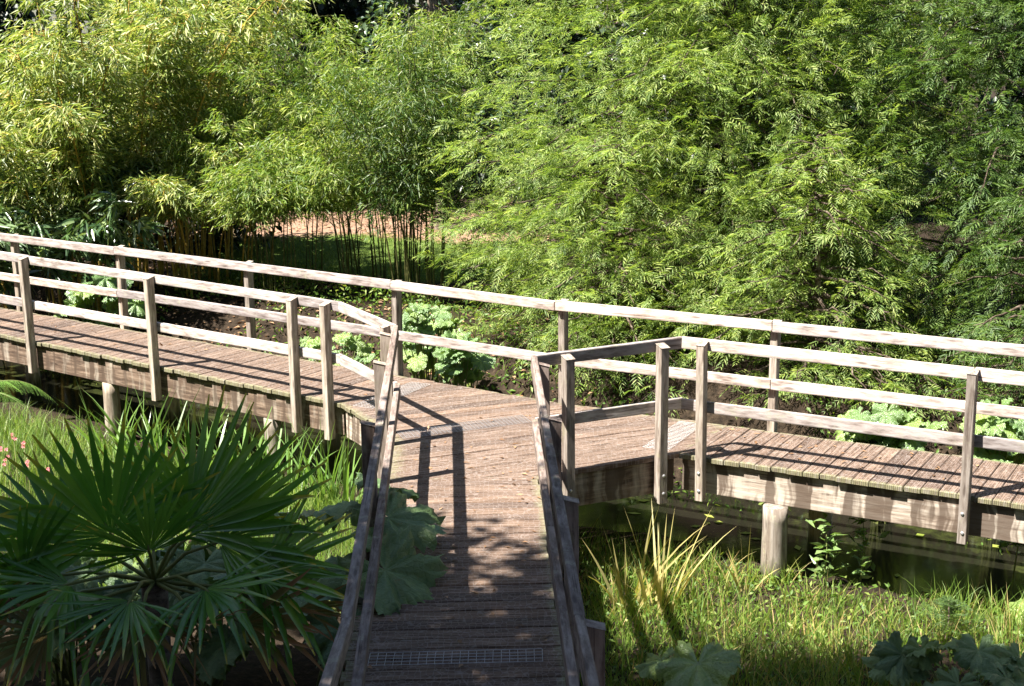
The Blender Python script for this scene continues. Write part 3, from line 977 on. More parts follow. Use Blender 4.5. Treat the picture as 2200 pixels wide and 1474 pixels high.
def big_leaf_plant(name, label, cat, base, specs, variants, group=None, stalk_mat=None):
    """specs: list of (leaf centre world pos, radius, tilt direction (heading radians), tilt amount)"""
    root = tag(empty(name, base), label, cat, group)
    for k, (c, rad, head, tilt) in enumerate(specs):
        c = Vector(c)
        o = link('leaf', variants[(k + int(abs(c.x) * 10)) % len(variants)], None, root)
        # local x points outward along heading, plate tilted down by tilt
        m = Matrix.Rotation(head, 4, 'Z') @ Matrix.Rotation(tilt, 4, 'Y') @ Matrix.Rotation(random.uniform(-.3, .3), 4, 'X')
        o.matrix_local = Matrix.Translation(c - Vector(base)) @ m @ Matrix.Diagonal((rad, rad, rad, 1))
        b = Bag()
        st = np.array([random.uniform(-.08, .08), random.uniform(-.08, .08), 0]); en = np.array(c - Vector(base))
        mid = st * .5 + en * .5 + np.array([0, 0, .12 * np.linalg.norm(en)])
        tube(b, [st, mid * .6 + st * .4, mid, mid * .3 + en * .7, en], np.linspace(.018, .008, 5) * max(.6, rad / .4), 6)
        link('stalk', b.mesh('stalk', True), stalk_mat or M['stalk'], root)
    return root


def heap(base, n, r_xy, z0, z1, rad, seed, facing=None):
    """random leaf specs mounded over a base"""
    r_ = random.Random(seed); out = []
    for k in range(n):
        a = r_.uniform(0, math.tau); q = math.sqrt(r_.uniform(.03, 1))
        x, y = base[0] + math.cos(a) * q * r_xy[0], base[1] + math.sin(a) * q * r_xy[1]
        z = z0 + (z1 - z0) * (1 - q * q * .75) * r_.uniform(.65, 1.05)
        hd = math.atan2(y - base[1], x - base[0]) + r_.uniform(-.5, .5)
        if facing is not None and r_.random() < .6: hd = facing + r_.uniform(-.7, .7)
        out.append(((x, y, z), rad * r_.uniform(.6, 1.15), hd, r_.uniform(.15, .75)))
    return out


# fan palm frond
def fan_frond(root, hub, axis, nrm, size, mat, n=34, span=R(230), droop=.15, crown=None, seed=0, fuse=.50, stalk=True, cup=.22):
    r_ = np.random.default_rng(seed)
    hub = np.array(hub, float); ax = np.array(axis, float); ax /= np.linalg.norm(ax)
    nn = np.array(nrm, float); nn -= ax * nn.dot(ax); nn /= np.linalg.norm(nn); sd = np.cross(nn, ax)
    bag = Bag(); dth = span / n
    rows = np.array([.04, .25, fuse, .62, .8, .93, 1.0])
    for i in range(n):
        th = -span / 2 + (i + .5) * dth
        L = size * (1 - .16 * abs(th / (span / 2)) ** 2) * r_.uniform(.88, 1.06)
        th2 = th + r_.normal(0, .018)
        limp = (droop + .05) * (r_.uniform(0, 1) ** 2) * (4.0 if r_.uniform() < .2 else 1.0)
        lift = r_.normal(0, .03)
        V = []; A = []
        for t in rows:
            thc = th + (th2 - th) * t
            d = ax * math.cos(thc) + sd * math.sin(thc)
            p = hub + d * (L * t) + nn * (cup * L * (t ** 1.5) * (1 - .3 * math.cos(thc)) + lift * t * L)
            p = p + np.array([0, 0, -1.0]) * (L * limp * max(0, t - .35) ** 1.6 * 2.4)
            wfull = 2 * L * min(t, fuse * 1.05) * math.tan(dth / 2) * 1.0
            wd = wfull * (1.0 if t <= fuse else max(.10, 1 - ((t - fuse) / (1 - fuse)) ** 1.3 * .86))
            s = -ax * math.sin(thc) + sd * math.cos(thc)
            fold = nn * wd * .32
            V += [p - s * wd * .5, p - fold, p + s * wd * .5]; A += [t] * 3
        Q = []
        for k in range(len(rows) - 1):
            b = k * 3
            Q += [[b, b + 1, b + 4, b + 3], [b + 1, b + 2, b + 5, b + 4]]
        bag.add(np.array(V) - np.array(root.location), None, Q, A)
    fr = link('frond', bag.mesh('frond'), mat, root)
    if stalk and crown is not None:
        b = Bag(); c = np.array(crown, float); o = np.array(root.location)
        mid = (c + hub) / 2 + np.array([0, 0, .06])
        tube(b, [c - o, mid - o, hub - o, hub + ax * size * .12 - o], [.017, .012, .010, .004], 5)
        link('petiole', b.mesh('petiole', True), M['stalk'], fr)
    return fr


def fern(name, label, base, specs, group=None, mat=None, cat='fern'):
    root = tag(empty(name, base), label, cat, group)
    for k, (head, L, rise, w) in enumerate(specs):
        r_ = np.random.default_rng(k + int(abs(base[0]) * 77))
        t = np.linspace(0, 1, 22)
        h = np.array([math.cos(head), math.sin(head), 0]); s = np.array([-h[1], h[0], 0])
        pts = h * (L * t * (1 - .12 * t))[:, None] + np.array([0, 0, 1]) * (L * (rise * t - (rise * .95 + .22) * t ** 2.2))[:, None]
        b = Bag(); tube(b, pts, .007 * (1 - t) + .0015, 4)
        fr = link('frond', None or b.mesh('frond', True), M['stalk'], root)
        f = Bag(); tt = np.linspace(.12, .99, 30)
        ix = np.clip(tt * 21, 0, 20.99); i0 = ix.astype(int); q = (ix - i0)[:, None]
        P = pts[i0] * (1 - q) + pts[i0 + 1] * q
        tg = norm(pts[i0 + 1] - pts[i0])
        for sg in (-1, 1):
            pl = w * np.sin(np.clip(tt * 1.05, 0, 1) ** .7 * math.pi) ** .8 + .012
            D = norm(s * sg + tg * .45 + np.array([0, 0, -.22]) + r_.normal(0, .05, (30, 3)))
            # each pinna again split in small leaflets
            m = 12
            for e in range(m):
                u = (e + .3) / m
                base_p = P + D * (pl * u)[:, None] + np.array([0, 0, -1]) * (pl * u * u * .25)[:, None]
                for s2 in (-1, 1):
                    dd = norm(np.cross(D, [0, 0, 1]) * s2 + D * .5)
                    leaves(f, base_p, dd, pl * .085 * (1 - u * .65) + .003, pl * .045 + .002, np.tile([0, 0, 1.0], (30, 1)) + r_.normal(0, .1, (30, 3)), .1, .05, .4)
        tag(link('pinnae', f.mesh('pinnae'), mat or M['fern'], fr), kind='stuff')
    return root


def blade_tuft(name, label, cat, base, n, L, W, mat, seed, group=None, spread=.12, lean=.35, bend=.5):
    global rng
    rng = np.random.default_rng(seed)
    root = tag(empty(name, base), label, cat, group)
    for i in range(n):
        b = Bag(); a = rng.uniform(0, math.tau)
        P = np.array([[math.cos(a) * spread * rng.uniform(.1, 1), math.sin(a) * spread * rng.uniform(.1, 1), -.03]])
        D = np.array([[math.cos(a) * lean * rng.uniform(.1, 1), math.sin(a) * lean * rng.uniform(.1, 1), 1]])
        blades(b, P, D, L * rng.uniform(.65, 1.1), W * rng.uniform(.7, 1.2), bend * rng.uniform(.1, 1.4), 6)
        link('blade', b.mesh('blade'), mat, root)
    return root


# ---------------------------------------------------------------- far background
bt = [(-15.5, 34.5), (-11.0, 36.0), (-6.2, 35.0), (-1.8, 36.5), (3.0, 35.5), (8.0, 36.0), (13.5, 34.0), (5.6, 31.0)]
bl = ['dark evergreen tree farthest left behind the golden bamboo', 'dark evergreen tree behind the middle of the golden bamboo',
      'dark evergreen tree in the gap between golden and slender bamboo', 'dark evergreen tree directly behind the slender bamboo',
      'dark evergreen tree behind the left side of the large feathery conifer', 'dark evergreen tree behind the right side of the large feathery conifer',
      'dark evergreen tree farthest right behind the shaded conifer', 'dark evergreen tree nearest behind the two large conifers']
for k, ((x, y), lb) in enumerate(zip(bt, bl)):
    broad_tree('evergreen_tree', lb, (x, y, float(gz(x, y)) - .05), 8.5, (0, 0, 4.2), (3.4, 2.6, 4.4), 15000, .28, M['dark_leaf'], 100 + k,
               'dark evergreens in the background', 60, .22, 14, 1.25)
# low laurel hedge mass closing the view under the trees
for k, (x, y, lb) in enumerate([(-13, 31.8, 'low dark shrub at the far left edge of the lawn'), (-8.3, 32.0, 'low dark shrub behind the left part of the lawn'),
                                (-3.6, 32.2, 'low dark shrub behind the brown mulch bed'), (1.2, 31.6, 'low dark shrub behind the left edge of the large feathery conifer'),
                                (6.2, 29.5, 'low dark shrub behind the large feathery conifer'), (-8.8, 26.0, 'low dark shrub under the left half of the golden bamboo'), (-6.2, 26.4, 'low dark shrub under the right half of the golden bamboo'), (11.0, 27.5, 'low dark shrub at the far right behind the shaded conifer')]):
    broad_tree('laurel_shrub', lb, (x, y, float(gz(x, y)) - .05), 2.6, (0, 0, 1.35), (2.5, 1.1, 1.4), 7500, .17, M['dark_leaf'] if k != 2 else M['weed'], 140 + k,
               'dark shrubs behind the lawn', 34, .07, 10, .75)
# ivy-clad tree between bamboo and conifer
p = project_back(950, 560, 28.5)
broad_tree('ivy_tree', 'ivy clad tree with pale bare twigs between slender bamboo and conifer', (p.x, 28.5, float(gz(p.x, 28.5))), 7.5, (0, 0, 3.9), (1.5, 1.3, 3.4), 9000, .15,
           M['ivy'], 171, None, 34, .16, 22, .62)

# ---------------------------------------------------------------- bamboo
def base_at(x, y): return (x, y, float(gz(x, y)))


GB = 'bamboo clumps behind the boardwalk'
bamboo('golden_bamboo', 'tall golden stemmed bamboo clump behind the left end of the boardwalk', base_at(-7.1, 23.5), 42, (2.4, 1.3), 5.9, M['bamboo_gold'], M['culm_gold'],
       .19, .028, 96, 1.85, .40, .031, GB, 21, bias=(.03, -.05), slope=.10)
bamboo('golden_bamboo', 'pale arching golden bamboo right of the tallest golden clump', base_at(-4.9, 23.0), 24, (1.0, 1.1), 3.1, M['bamboo_gold'], M['culm_gold'],
       .17, .025, 76, 1.4, .5, .018, GB, 22, bias=(.06, -.06))
bamboo('broad_leaf_bamboo', 'broad leaved bamboo with drooping pale leaves at the left edge', base_at(-7.15, 21.6), 20, (.75, .3), 4.0, M['bamboo_broad'], M['culm_dark'],
       .32, .062, 13, 1.9, .4, .011, GB, 23, bias=(.02, -.1))
bamboo('slender_bamboo', 'thin stemmed green bamboo over the lawn, left of three slender clumps', base_at(-3.6, 22.0), 26, (1.4, .9), 3.3, M['bamboo_mid'], M['culm_dark'],
       .125, .018, 70, 1.4, .35, .010, GB, 24)
bamboo('slender_bamboo', 'thin stemmed green bamboo over the mulch bed, middle of three slender clumps', base_at(-2.05, 22.7), 28, (.85, 1.2), 4.7, M['bamboo_mid'], M['culm_dark'],
       .125, .018, 84, 1.4, .4, .012, GB, 25)
bamboo('slender_bamboo', 'thin dark stemmed bamboo against the conifer, right of three slender clumps', base_at(-1.35, 20.9), 13, (.42, .3), 5.0, M['bamboo_shade_tint'], M['culm_dark'],
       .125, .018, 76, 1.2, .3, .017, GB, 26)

# ---------------------------------------------------------------- feathery conifers
cypress('feathery_conifer', 'large bright feathery conifer spreading behind the middle of the boardwalk', base_at(2.95, 20.0), 9.5, 4.4, M['cypress'], 280, 31, zlow=-.1, az_focus=R(-108), plumes=1900)
cypress('feathery_conifer', 'darker shaded feathery conifer behind the right end of the boardwalk', base_at(7.0, 18.6), 10.0, 4.0, M['cypress_shade_tint'], 180, 32, zlow=.3, az_focus=R(-125), plumes=900)
cypress('feathery_conifer', 'small low feathery conifer just behind the boardwalk bend', base_at(1.3, 17.6), 3.2, 1.7, M['cypress'], 80, 33, zlow=-.1)
cypress('feathery_conifer', 'low feathery conifer behind the right arm left of the bright large leaves', base_at(3.5, 16.3), 2.9, 1.75, M['cypress'], 85, 35, zlow=-.1)
cypress('feathery_conifer', 'low dark feathery conifer behind the right arm at the picture edge', base_at(6.0, 15.6), 2.6, 1.6, M['cypress_shade_tint'], 60, 36, zlow=-.1)
cypress('feathery_conifer', 'feathery conifer filling the gap between the large and the shaded conifer', base_at(4.6, 22.6), 9.0, 3.4, M['cypress_shade_tint'], 90, 34, zlow=.2, az_focus=R(-95))

# tree on the near bank, out of the picture, that shades the foreground
broad_tree('bank_tree', 'spreading leafy tree on the near bank whose shade covers the foreground', (-8.2, 2.4, float(gz(-8.2, 2.4))), 9.5, (3.0, 2.4, 7.2), (6.2, 3.2, 1.6), 36000, .26,
           M['shade_leaf'], 181, None, 110, .30, 26, 1.2)

# unseen trees added round the viewpoint to block sky light
for k, (x, y, lb) in enumerate([(-16, 13, 'unseen tree added as sky blocker left of the scene beside the water'), (-15, 4, 'unseen tree added as sky blocker on the left bank'), (-11, -8, 'unseen tree added as sky blocker behind the viewpoint on the left'),
                                (-2, -11, 'unseen tree added as sky blocker directly behind the viewpoint'), (7, -8, 'unseen tree added as sky blocker behind the viewpoint on the right'), (12, 0, 'unseen tree added as sky blocker on the right bank'),
                                (14, 9, 'unseen tree added as sky blocker right of the boardwalk end'), (-17.5, 22, 'unseen tree added as sky blocker left of the golden bamboo')]):
    broad_tree('sky_blocker_tree', lb, (x, y, float(gz(x, y)) - .1), 12.5, (0, 0, 6.6), (4.3, 4.0, 5.6), 9000, .55, M['shade_leaf'], 200 + k, 'unseen trees added round the viewpoint to block sky light', 70, .34, 16, 1.5)

# ---------------------------------------------------------------- large leaved plants
def gp(u, v, y, dz=0):
    p = project_back(u, v, y); return (p.x, p.y, p.z + dz)


def plant_on(u, v, y):
    """plant base on the ground under the point seen at (u, v) at distance y"""
    p = project_back(u, v, y); return (p.x, y, float(gz(p.x, y)))


G1 = 'bright large leaved plants along the far bank'


def mound(u, v, ru, rv, y, n, rad, seed, depth=.35):
    """leaf specs mounded over a spot on the bank"""
    r_ = random.Random(seed); out = []
    for k in range(n):
        a = r_.uniform(0, math.tau); q = math.sqrt(r_.uniform(0, 1))
        c = project_back(u + ru * q * math.cos(a), v + rv * q * math.sin(a), y + r_.uniform(-depth, depth))
        out.append(((c.x, c.y, c.z), rad * r_.uniform(.6, 1.15), R(-115) + r_.uniform(-1.6, 1.6), r_.uniform(.05, .95)))
    return out


for k, (u, v, ru, rv, y, n, rad, lb) in enumerate([
    (225, 640, 95, 48, 20.6, 30, .24, 'bright large leaved plant behind the left arm of the boardwalk'),
    (730, 745, 75, 35, 17.9, 22, .15, 'bright large leaved plant seen between the rails near the left splayed corner'),
    (915, 715, 60, 62, 17.3, 42, .16, 'bright large leaved plant behind the long rail, left of two beside the low conifer'),
    (985, 765, 50, 50, 16.4, 34, .155, 'bright large leaved plant at the deck edge, right of two beside the low conifer'),
    (1900, 925, 105, 42, 14.2, 32, .19, 'bright large leaved plant behind the right arm, left of the nearest right post'),
    (2150, 930, 70, 60, 13.7, 32, .20, 'bright large leaved plant behind the right arm at the picture edge'),
]):
    b = plant_on(u, v, y)
    big_leaf_plant('butterbur_plant', lb, 'plant', b, mound(u, v, ru, rv, y, n, rad, 300 + k), BUT, G1)

G2 = 'dark lobed large leaved plants on the near bank'
b = (-1.42, 9.9, -.95)
big_leaf_plant('gunnera_plant', 'dark lobed giant leaves leaning through the left near railing over the deck', 'plant', b, [
    ((-.95, 10.15, .30), .42, R(-20), .35), ((-.92, 9.45, .16), .46, R(-25), .45), ((-1.45, 9.3, .10), .40, R(-120), .5),
    ((-1.6, 10.4, .22), .42, R(100), .3), ((-1.05, 10.75, .32), .30, R(40), .3), ((-1.15, 8.9, -.05), .34, R(-50), .6), ((-1.85, 9.75, .05), .40, R(170), .4)], GUN, G2)
for k, (x, y, n, rxy, h0, h1, rad, lb) in enumerate([
    (-2.35, 10.1, 22, (.85, .4), .35, 1.40, .30, 'dark lobed giant leaves behind the palm on its right'),
    (-3.5, 10.2, 20, (.8, .5), .40, 1.35, .32, 'dark lobed giant leaves behind the palm at the left edge'),
    (-2.5, 8.35, 22, (1.15, .35), .1, .60, .26, 'dark lobed giant leaves low under the palm'),
]):
    bz = float(gz(x, y))
    big_leaf_plant('gunnera_plant', lb, 'plant', (x, y, bz), heap((x, y), n, rxy, bz + h0, bz + h1, rad, 330 + k, facing=R(-90)), GUN, G2)
for k, (u, v, y, n, rxy, h0, h1, rad, lb) in enumerate([
    (2060, 1450, 9.6, 12, (.62, .35), .25, .55, .24, 'dark rounded large leaves at the bottom right corner'),
    (1500, 1450, 9.7, 3, (.22, .12), .30, .50, .36, 'single large pale leaf at the bottom below the round pile'),
]):
    b = plant_on(u, v, y)
    sp = heap((b[0], b[1]), n, rxy, b[2] + h0, b[2] + h1, rad, 350 + k, facing=R(-80))
    if k == 1:
        c = project_back(1500, 1425, 9.7); sp = [((c.x, c.y, c.z), .36, R(-95), .25), ((c.x - .25, c.y + .25, c.z - .1), .2, R(160), .4)]
    big_leaf_plant('gunnera_plant', lb, 'plant', b, sp, GUN if k == 0 else BUT, G2 if k == 0 else None)
b = plant_on(2190, 1160, 12.0)
c1 = project_back(2190, 1155, 12.0); c2 = project_back(2200, 1290, 11.3)
big_leaf_plant('gunnera_plant', 'bright lobed leaves entering at the right picture edge below the deck', 'plant', b,
               [((c1.x, c1.y, c1.z), .20, R(180), .3), ((c2.x + .08, c2.y, c2.z), .28, R(190), .7), ((c1.x + .3, c1.y - .3, c1.z - .2), .3, R(-40), .4)], BUT, None)

# ---------------------------------------------------------------- the palm
pc = project_back(330, 1235, 8.9)
palm_base = (pc.x, 8.9, float(gz(pc.x, 8.9)))
palm = tag(empty('fan_palm', palm_base), 'shaded green fan palm left of the near railing', 'palm')
pb_ = Bag(); t = np.linspace(0, 1, 8)
tube(pb_, np.stack([t * 0, t * 0, -.1 + t * (pc.z - palm_base[2] + .05)], 1), .10 - .02 * t + .012 * np.sin(t * 40), 12)
link('trunk', pb_.mesh('trunk', True), M['bark'], palm)
crown = (pc.x, pc.y, pc.z - .05)
# (hub pixel u, v, distance, axis in the picture: right, up, towards viewer; size; span deg; droop; material)
FR_SPEC = [
    (240, 1150, 8.6, (-.38, .95, .10), .86, 190, .05, 0), (430, 1135, 9.1, (.0, 1, -.15), .74, 180, .06, 0), (400, 1145, 8.8, (.78, .66, .0), 1.08, 105, .07, 0),
    (470, 1165, 8.7, (.90, .34, .25), .95, 150, .14, 0), (150, 1175, 8.8, (-.95, .35, .1), .80, 170, .12, 0), (320, 1185, 8.4, (.1, .85, .5), .56, 210, .10, 0),
    (560, 1235, 8.4, (.94, .16, .30), .74, 150, .42, 0), (440, 1265, 8.2, (.6, -.05, .8), .66, 170, .55, 0), (150, 1255, 8.2, (-.75, .05, .65), .66, 170, .55, 0),
    (50, 1245, 8.3, (-.4, .75, .4), .60, 180, .25, 0), (330, 1110, 9.3, (-.1, 1, -.5), .66, 170, .05, 0), (280, 1290, 8.0, (-.2, -.3, .9), .52, 170, .6, 0),
    (300, 1340, 8.0, (.2, -.35, .9), .5, 180, .5, 1), (520, 1340, 8.2, (.95, .05, .3), .62, 100, .35, 1), (100, 1360, 8.1, (-.8, -.2, .5), .52, 160, .5, 1),
    (640, 1310, 8.6, (.9, .12, .1), .42, 60, .2, 1), (430, 1340, 8.0, (.6, .3, .6), .40, 120, .3, 1), (20, 1330, 8.4, (-.2, .6, .4), .5, 180, .3, 1)]
for k, (u, v, dist, axp, size, sp, dr, old) in enumerate(FR_SPEC):
    hub = project_back(u, v, dist)
    ax = Vector((axp[0], -axp[2], axp[1]))
    nr = Vector((-.12 * axp[0], -.75, .65)) if axp[2] < .5 else Vector((0, -.35, .95))
    fan_frond(palm, hub, ax, nr, size, M['palm_old'] if old else M['palm'], max(12, int(27 * sp / 200)), R(sp), dr, crown, 40 + k)

# ---------------------------------------------------------------- ferns, flowers, seedling
def fp(u, v, y):
    p = project_back(u, v, y); return (p.x, p.y, p.z)


b = fp(-70, 850, 14.2)
fern('tree_fern', 'bright fern fronds arching in at the left edge below the deck', b,
     [(R(20), 1.0, .55, .20), (R(-15), .85, .35, .17), (R(-50), .75, .2, .15), (R(60), .8, .5, .15), (R(-80), .7, .3, .14), (R(150), .8, .4, .15)])
b = plant_on(90, 1430, 8.4)
fern('bank_fern', 'dark fern low under the palm at the bottom left', b, [(R(a), .6, .5, .12) for a in (-150, -100, -60, -20, 20, 90, 170)])
b = plant_on(800, 1440, 8.7)
fern('bank_fern', 'small dark fern beside the deck edge inside the left near railing', (b[0] - .1, b[1], b[2] + .3), [(R(a), .42, .7, .09) for a in (-120, -60, -10, 30, 80)])

fl_base = plant_on(20, 1010, 11.2)
flw = tag(empty('pink_flower_plant', fl_base), 'thin stems with small pink blossoms at the left edge', 'flower')
for k, (u, v) in enumerate([(28, 930), (52, 945), (8, 955), (98, 1000), (14, 985), (62, 990)]):
    tgt = project_back(u, v, 11.0 - k * .05)
    b = Bag(); e = np.array(tgt) - np.array(fl_base)
    tube(b, [np.array([random.uniform(-.1, .1), 0, 0]), e * .5 + np.array([.04, 0, .02]), e], [.006, .005, .003], 5)
    st = link('stem', b.mesh('stem', True), M['stalk'], flw)
    for m_ in range(3):
        f = Bag(); n = 7; a = np.linspace(0, math.tau, n, endpoint=False)
        c = e + np.array([random.uniform(-.035, .035), random.uniform(-.03, .03), random.uniform(-.06, .02)])
        D = np.stack([np.cos(a), np.sin(a) * .6 - .3, np.sin(a) * .7 + .2], 1)
        leaves(f, np.tile(c, (n, 1)), D, .020, .013, None, .2, .1, .5)
        link('blossom', f.mesh('blossom'), M['petal'], st)

sb = plant_on(2030, 1430, 10.9)
seed_top = project_back(2030, 1290, 10.9)
sd = tag(empty('conifer_seedling', sb), 'small dark conifer seedling standing in the grass at the lower right', 'tree')
Hs = seed_top.z - sb[2]
b = Bag(); tube(b, [[0, 0, 0], [.01, 0, Hs * .5], [0, 0, Hs]], [.012, .008, .003], 5); link('trunk', b.mesh('trunk', True), M['bark'], sd)
fb = Bag(); rng = np.random.default_rng(5)
for k in range(11):
    z = Hs * (.22 + .76 * k / 10); L = .34 * (1 - k / 12)
    for q in range(5):
        a = rng.uniform(0, math.tau); d = np.array([math.cos(a), math.sin(a), .25])
        uu = np.linspace(.1, 1, 14)[:, None]
        P = np.array([0, 0, z]) + d * L * uu
        for s_ in (-1, 1):
            leaves(fb, P, np.tile(d * .5, (14, 1)) + s_ * np.array([-d[1], d[0], 0]) + rng.normal(0, .2, (14, 3)), .045, .006)
tag(link('crown', fb.mesh('crown'), M['seedling'], sd), kind='stuff')

# ---------------------------------------------------------------- iris tufts and reeds
G3 = 'sword leaved iris tufts in front of the left arm'
ir = [(235, 905, 'iris tuft under the left arm, leftmost of the sword leaved tufts'), (300, 935, 'iris tuft above the left part of the palm, second from the left'),
      (345, 900, 'iris tuft below the second left post'), (400, 940, 'iris tuft rising in front of the dark pile shadow'), (450, 925, 'iris tuft between the second and third left posts'),
      (510, 950, 'iris tuft with blades leaning right before the dark underside'), (560, 985, 'iris tuft above the middle of the palm'), (620, 1000, 'iris tuft under the third left post'),
      (690, 1010, 'iris tuft just left of the splayed corner post foot'), (735, 985, 'iris tuft nearest the left near railing')]
for k, (u, v, lb) in enumerate(ir):
    y = 15.9 - (u - 235) * .0035
    bz = plant_on(u, v, y)
    blade_tuft('iris_tuft', lb, 'iris', bz, 19, 1.08, .040, M['iris'], 400 + k, G3, .16, .45, .55)
G4 = 'straw coloured reeds in the right foreground'
for k, (u, v, y, n, L, lb) in enumerate([(1345, 1330, 11.6, 16, .95, 'straw coloured reed tuft, left of two by the right near railing'), (1415, 1340, 11.5, 18, 1.0, 'straw coloured reed tuft, right of two by the right near railing'),
                                         (1600, 1300, 11.9, 7, .6, 'thin straw coloured reed tuft left of the round pile')]):
    bz = plant_on(u, v, y)
    blade_tuft('reed_tuft', lb, 'reed', bz, n, L, .032, M['reed'], 430 + k, G4, .12, .42, .6)
# leafy weeds at the pile foot
for k, (u, v, y, lb) in enumerate([(1770, 1240, 12.0, 'pale leafy weed just right of the round pile'), (1850, 1215, 12.1, 'upright leafy weed further right of the round pile')]):
    bz = plant_on(u, v, y); rng = np.random.default_rng(450 + k)
    rt = tag(empty('leafy_weed', bz), lb, 'weed', 'leafy weeds by the round pile')
    f = Bag(); n = 60
    z = rng.uniform(.05, .62, n); a = rng.uniform(0, math.tau, n)
    D = np.stack([np.cos(a), np.sin(a), rng.uniform(0, .6, n)], 1)
    leaves(f, np.stack([rng.normal(0, .05, n), rng.normal(0, .05, n), z], 1), D, rng.uniform(.08, .17, n), rng.uniform(.03, .06, n))
    tag(link('foliage', f.mesh('foliage'), M['butterbur'], rt), kind='stuff')
    b = Bag(); tube(b, [[0, 0, 0], [.02, 0, .3], [0, .01, .62]], [.009, .006, .003], 5); link('stem', b.mesh('stem', True), M['stalk'], rt)

# ---------------------------------------------------------------- grass and ground cover (stuff)
def scatter_grass(name, label, n, xr, yr, L, W, mat, seed, keep, bend=.7, lean=.3):
    global rng
    rng = np.random.default_rng(seed)
    x = rng.uniform(*xr, n); y = rng.uniform(*yr, n)
    m = keep(x, y); x, y = x[m], y[m]; n = len(x)
    z = gz(x, y)
    ln = L * rng.uniform(.45, 1.15, n) * (.75 + .35 * wob(x * 2, y * 2))
    a = rng.uniform(0, math.tau, n)
    D = np.stack([np.cos(a) * lean * rng.uniform(0, 1, n), np.sin(a) * lean * rng.uniform(0, 1, n), np.ones(n)], 1)
    b = Bag(); blades(b, np.stack([x, y, z - .02], 1), D, np.abs(ln) + .04, W * rng.uniform(.6, 1.3, n), bend * rng.uniform(.1, 1.5, n), 4)
    tag(link(name, b.mesh(name), mat), label, 'grass', kind='stuff')


scatter_grass('grass', 'sunlit tall grass and rushes in the right foreground', 20000, (.5, 6.2), (9.0, 13.6), .42, .009, M['grass'], 501,
              lambda x, y: (behind(x, y) < -1.05 + .25 * wob(x * 3, y * 3)) & (wob(x * 1.4 + 3, y * 1.9) > -.62))
scatter_grass('grass', 'lush grass on the shore between palm and left arm', 28000, (-8, -1.25), (11.5, 18.6), .50, .010, M['grass_left'], 502,
              lambda x, y: (behind(x, y) < -1.35 + .2 * wob(x * 3, y * 3)) & (x < -1.3))
scatter_grass('lawn_grass', 'sunlit mown lawn beyond the bamboo stems', 16000, (-5.6, .4), (22.6, 29.5), .075, .011, M['lawn'], 503,
              lambda x, y: (wob(x * .9, y * .9) > -.75) & (y + .1 * x < 27.3), .5, .6)
scatter_grass('bank_grass', 'loose grass on the far bank behind the boardwalk', 9000, (-6, 8), (12.5, 20), .30, .010, M['grass_left'], 504,
              lambda x, y: (behind(x, y) > 1.5) & (behind(x, y) < 3.6) & (wob(x * 1.9, y * 2.1) > .05))
# weeds on the far bank
rng = np.random.default_rng(520)
n = 46000; x = rng.uniform(-7.5, 8, n); y = rng.uniform(12, 24, n); s = behind(x, y)
m = (s > 1.0) & (s < 5.0) & (wob(x * 1.3 + 1, y * 1.6) > -.3); x, y = x[m], y[m]; n = len(x)
f = Bag(); leaves(f, np.stack([x, y, gz(x, y) + rng.uniform(0, 1, n) * (.16 + .22 * np.clip(wob(x * 1.3 + 1, y * 1.6) + .3, 0, 1))], 1), rng.normal(0, 1, (n, 3)) + np.array([0, 0, .3]), rng.uniform(.04, .11, n), rng.uniform(.02, .05, n))
tag(link('bank_weeds', f.mesh('bank_weeds'), M['weed']), 'low leafy ground cover on the far bank', 'ground cover', kind='stuff')
# fallen leaves on the bed and bank
n = 9000; x = rng.uniform(-8, 3, n); y = rng.uniform(17, 32, n); s = behind(x, y)
m = ((s > 1.4) & (s < 5.5)) | ((y + .1 * x > 26.6) & (y < 31)); x, y = x[m], y[m]; n = len(x)
f = Bag(); leaves(f, np.stack([x, y, gz(x, y) + .015], 1), rng.normal(0, 1, (n, 3)) * np.array([1, 1, .15]), rng.uniform(.06, .13, n), rng.uniform(.03, .06, n), np.tile([0, 0, 1.], (n, 1)) + rng.normal(0, .2, (n, 3)))
tag(link('leaf_litter', f.mesh('leaf_litter'), M['litter']), 'brown fallen leaves on the mulch bed and bank', 'leaves', kind='stuff')
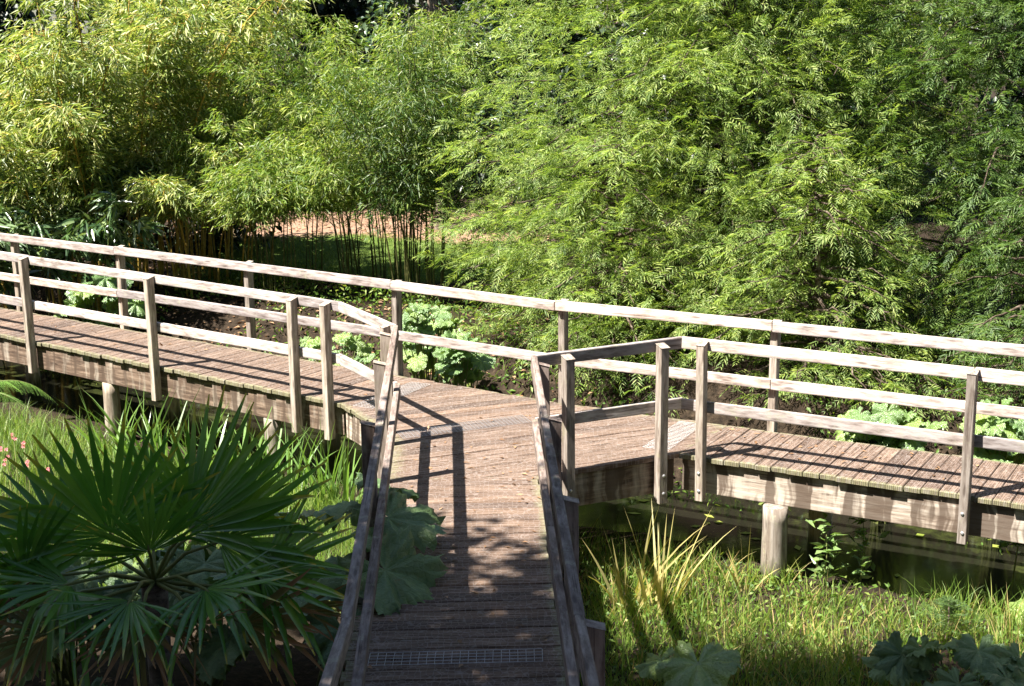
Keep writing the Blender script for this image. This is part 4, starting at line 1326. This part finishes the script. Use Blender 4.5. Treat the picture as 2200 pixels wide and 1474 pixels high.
# low broken ground cover in the foreground on the right
n = 9000; x = rng.uniform(.55, 6, n); y = rng.uniform(8.8, 13.4, n)
m = (behind(x, y) < -1.0); x, y = x[m], y[m]; n = len(x)
f = Bag(); leaves(f, np.stack([x, y, gz(x, y) + rng.uniform(0, .16, n)], 1), rng.normal(0, 1, (n, 3)) + np.array([0, 0, .3]), rng.uniform(.03, .08, n), rng.uniform(.015, .035, n))
tag(link('shore_weeds', f.mesh('shore_weeds'), M['weed']), 'low leafy ground cover among the right foreground grass', 'ground cover', kind='stuff')
# floating leaves on the water
n = 110; x = rng.uniform(.4, 5, n); y = rng.uniform(11.5, 16, n); s = behind(x, y)
m = (s > -.9) & (s < 1.3) & (gz(x, y) < -1.29) & (wob(x * 2, y * 2 + 1) > -.1); x, y = x[m], y[m]; n = len(x)
f = Bag(); a = rng.uniform(0, math.tau, n)
leaves(f, np.stack([x, y, np.full(n, -1.262)], 1), np.stack([np.cos(a), np.sin(a), a * 0], 1), rng.uniform(.07, .16, n), rng.uniform(.05, .11, n), np.tile([0, 0, 1.], (n, 1)), .02, 0, .5)
tag(link('floating_leaves', f.mesh('floating_leaves'), M['lilypad']), 'small yellow green leaves floating on the dark water', 'leaves', kind='stuff')

# fallen leaves on the deck
rng = np.random.default_rng(77)
n = 260; tq = rng.uniform(0, 1, n); wq = rng.uniform(-.5, .5, n)
x = np.where(tq < .45, -.38 + wq * 1.15, np.where(tq < .75, -5.0 + wq * 7, 3.4 + wq * 3.4)); y = np.where(tq < .45, rng.uniform(8.2, 14, n), 0)
for k in range(n):
    if tq[k] >= .75: a_ = at_x(FR, x[k]); y[k] = a_[1] + rng.uniform(.1, 1.0); x[k] += .25
    elif tq[k] >= .45: a_ = at_x(FL, x[k]); y[k] = a_[1] + rng.uniform(.1, 1.0); x[k] += .3
f = Bag(); leaves(f, np.stack([x, y, np.full(n, .006)], 1), rng.normal(0, 1, (n, 3)) * np.array([1, 1, .12]), rng.uniform(.03, .09, n), rng.uniform(.012, .035, n), np.tile([0, 0, 1.], (n, 1)) + rng.normal(0, .25, (n, 3)))
tag(link('deck_litter', f.mesh('deck_litter'), M['litter']), 'scattered small dry leaves lying on the deck', 'leaves', kind='stuff')
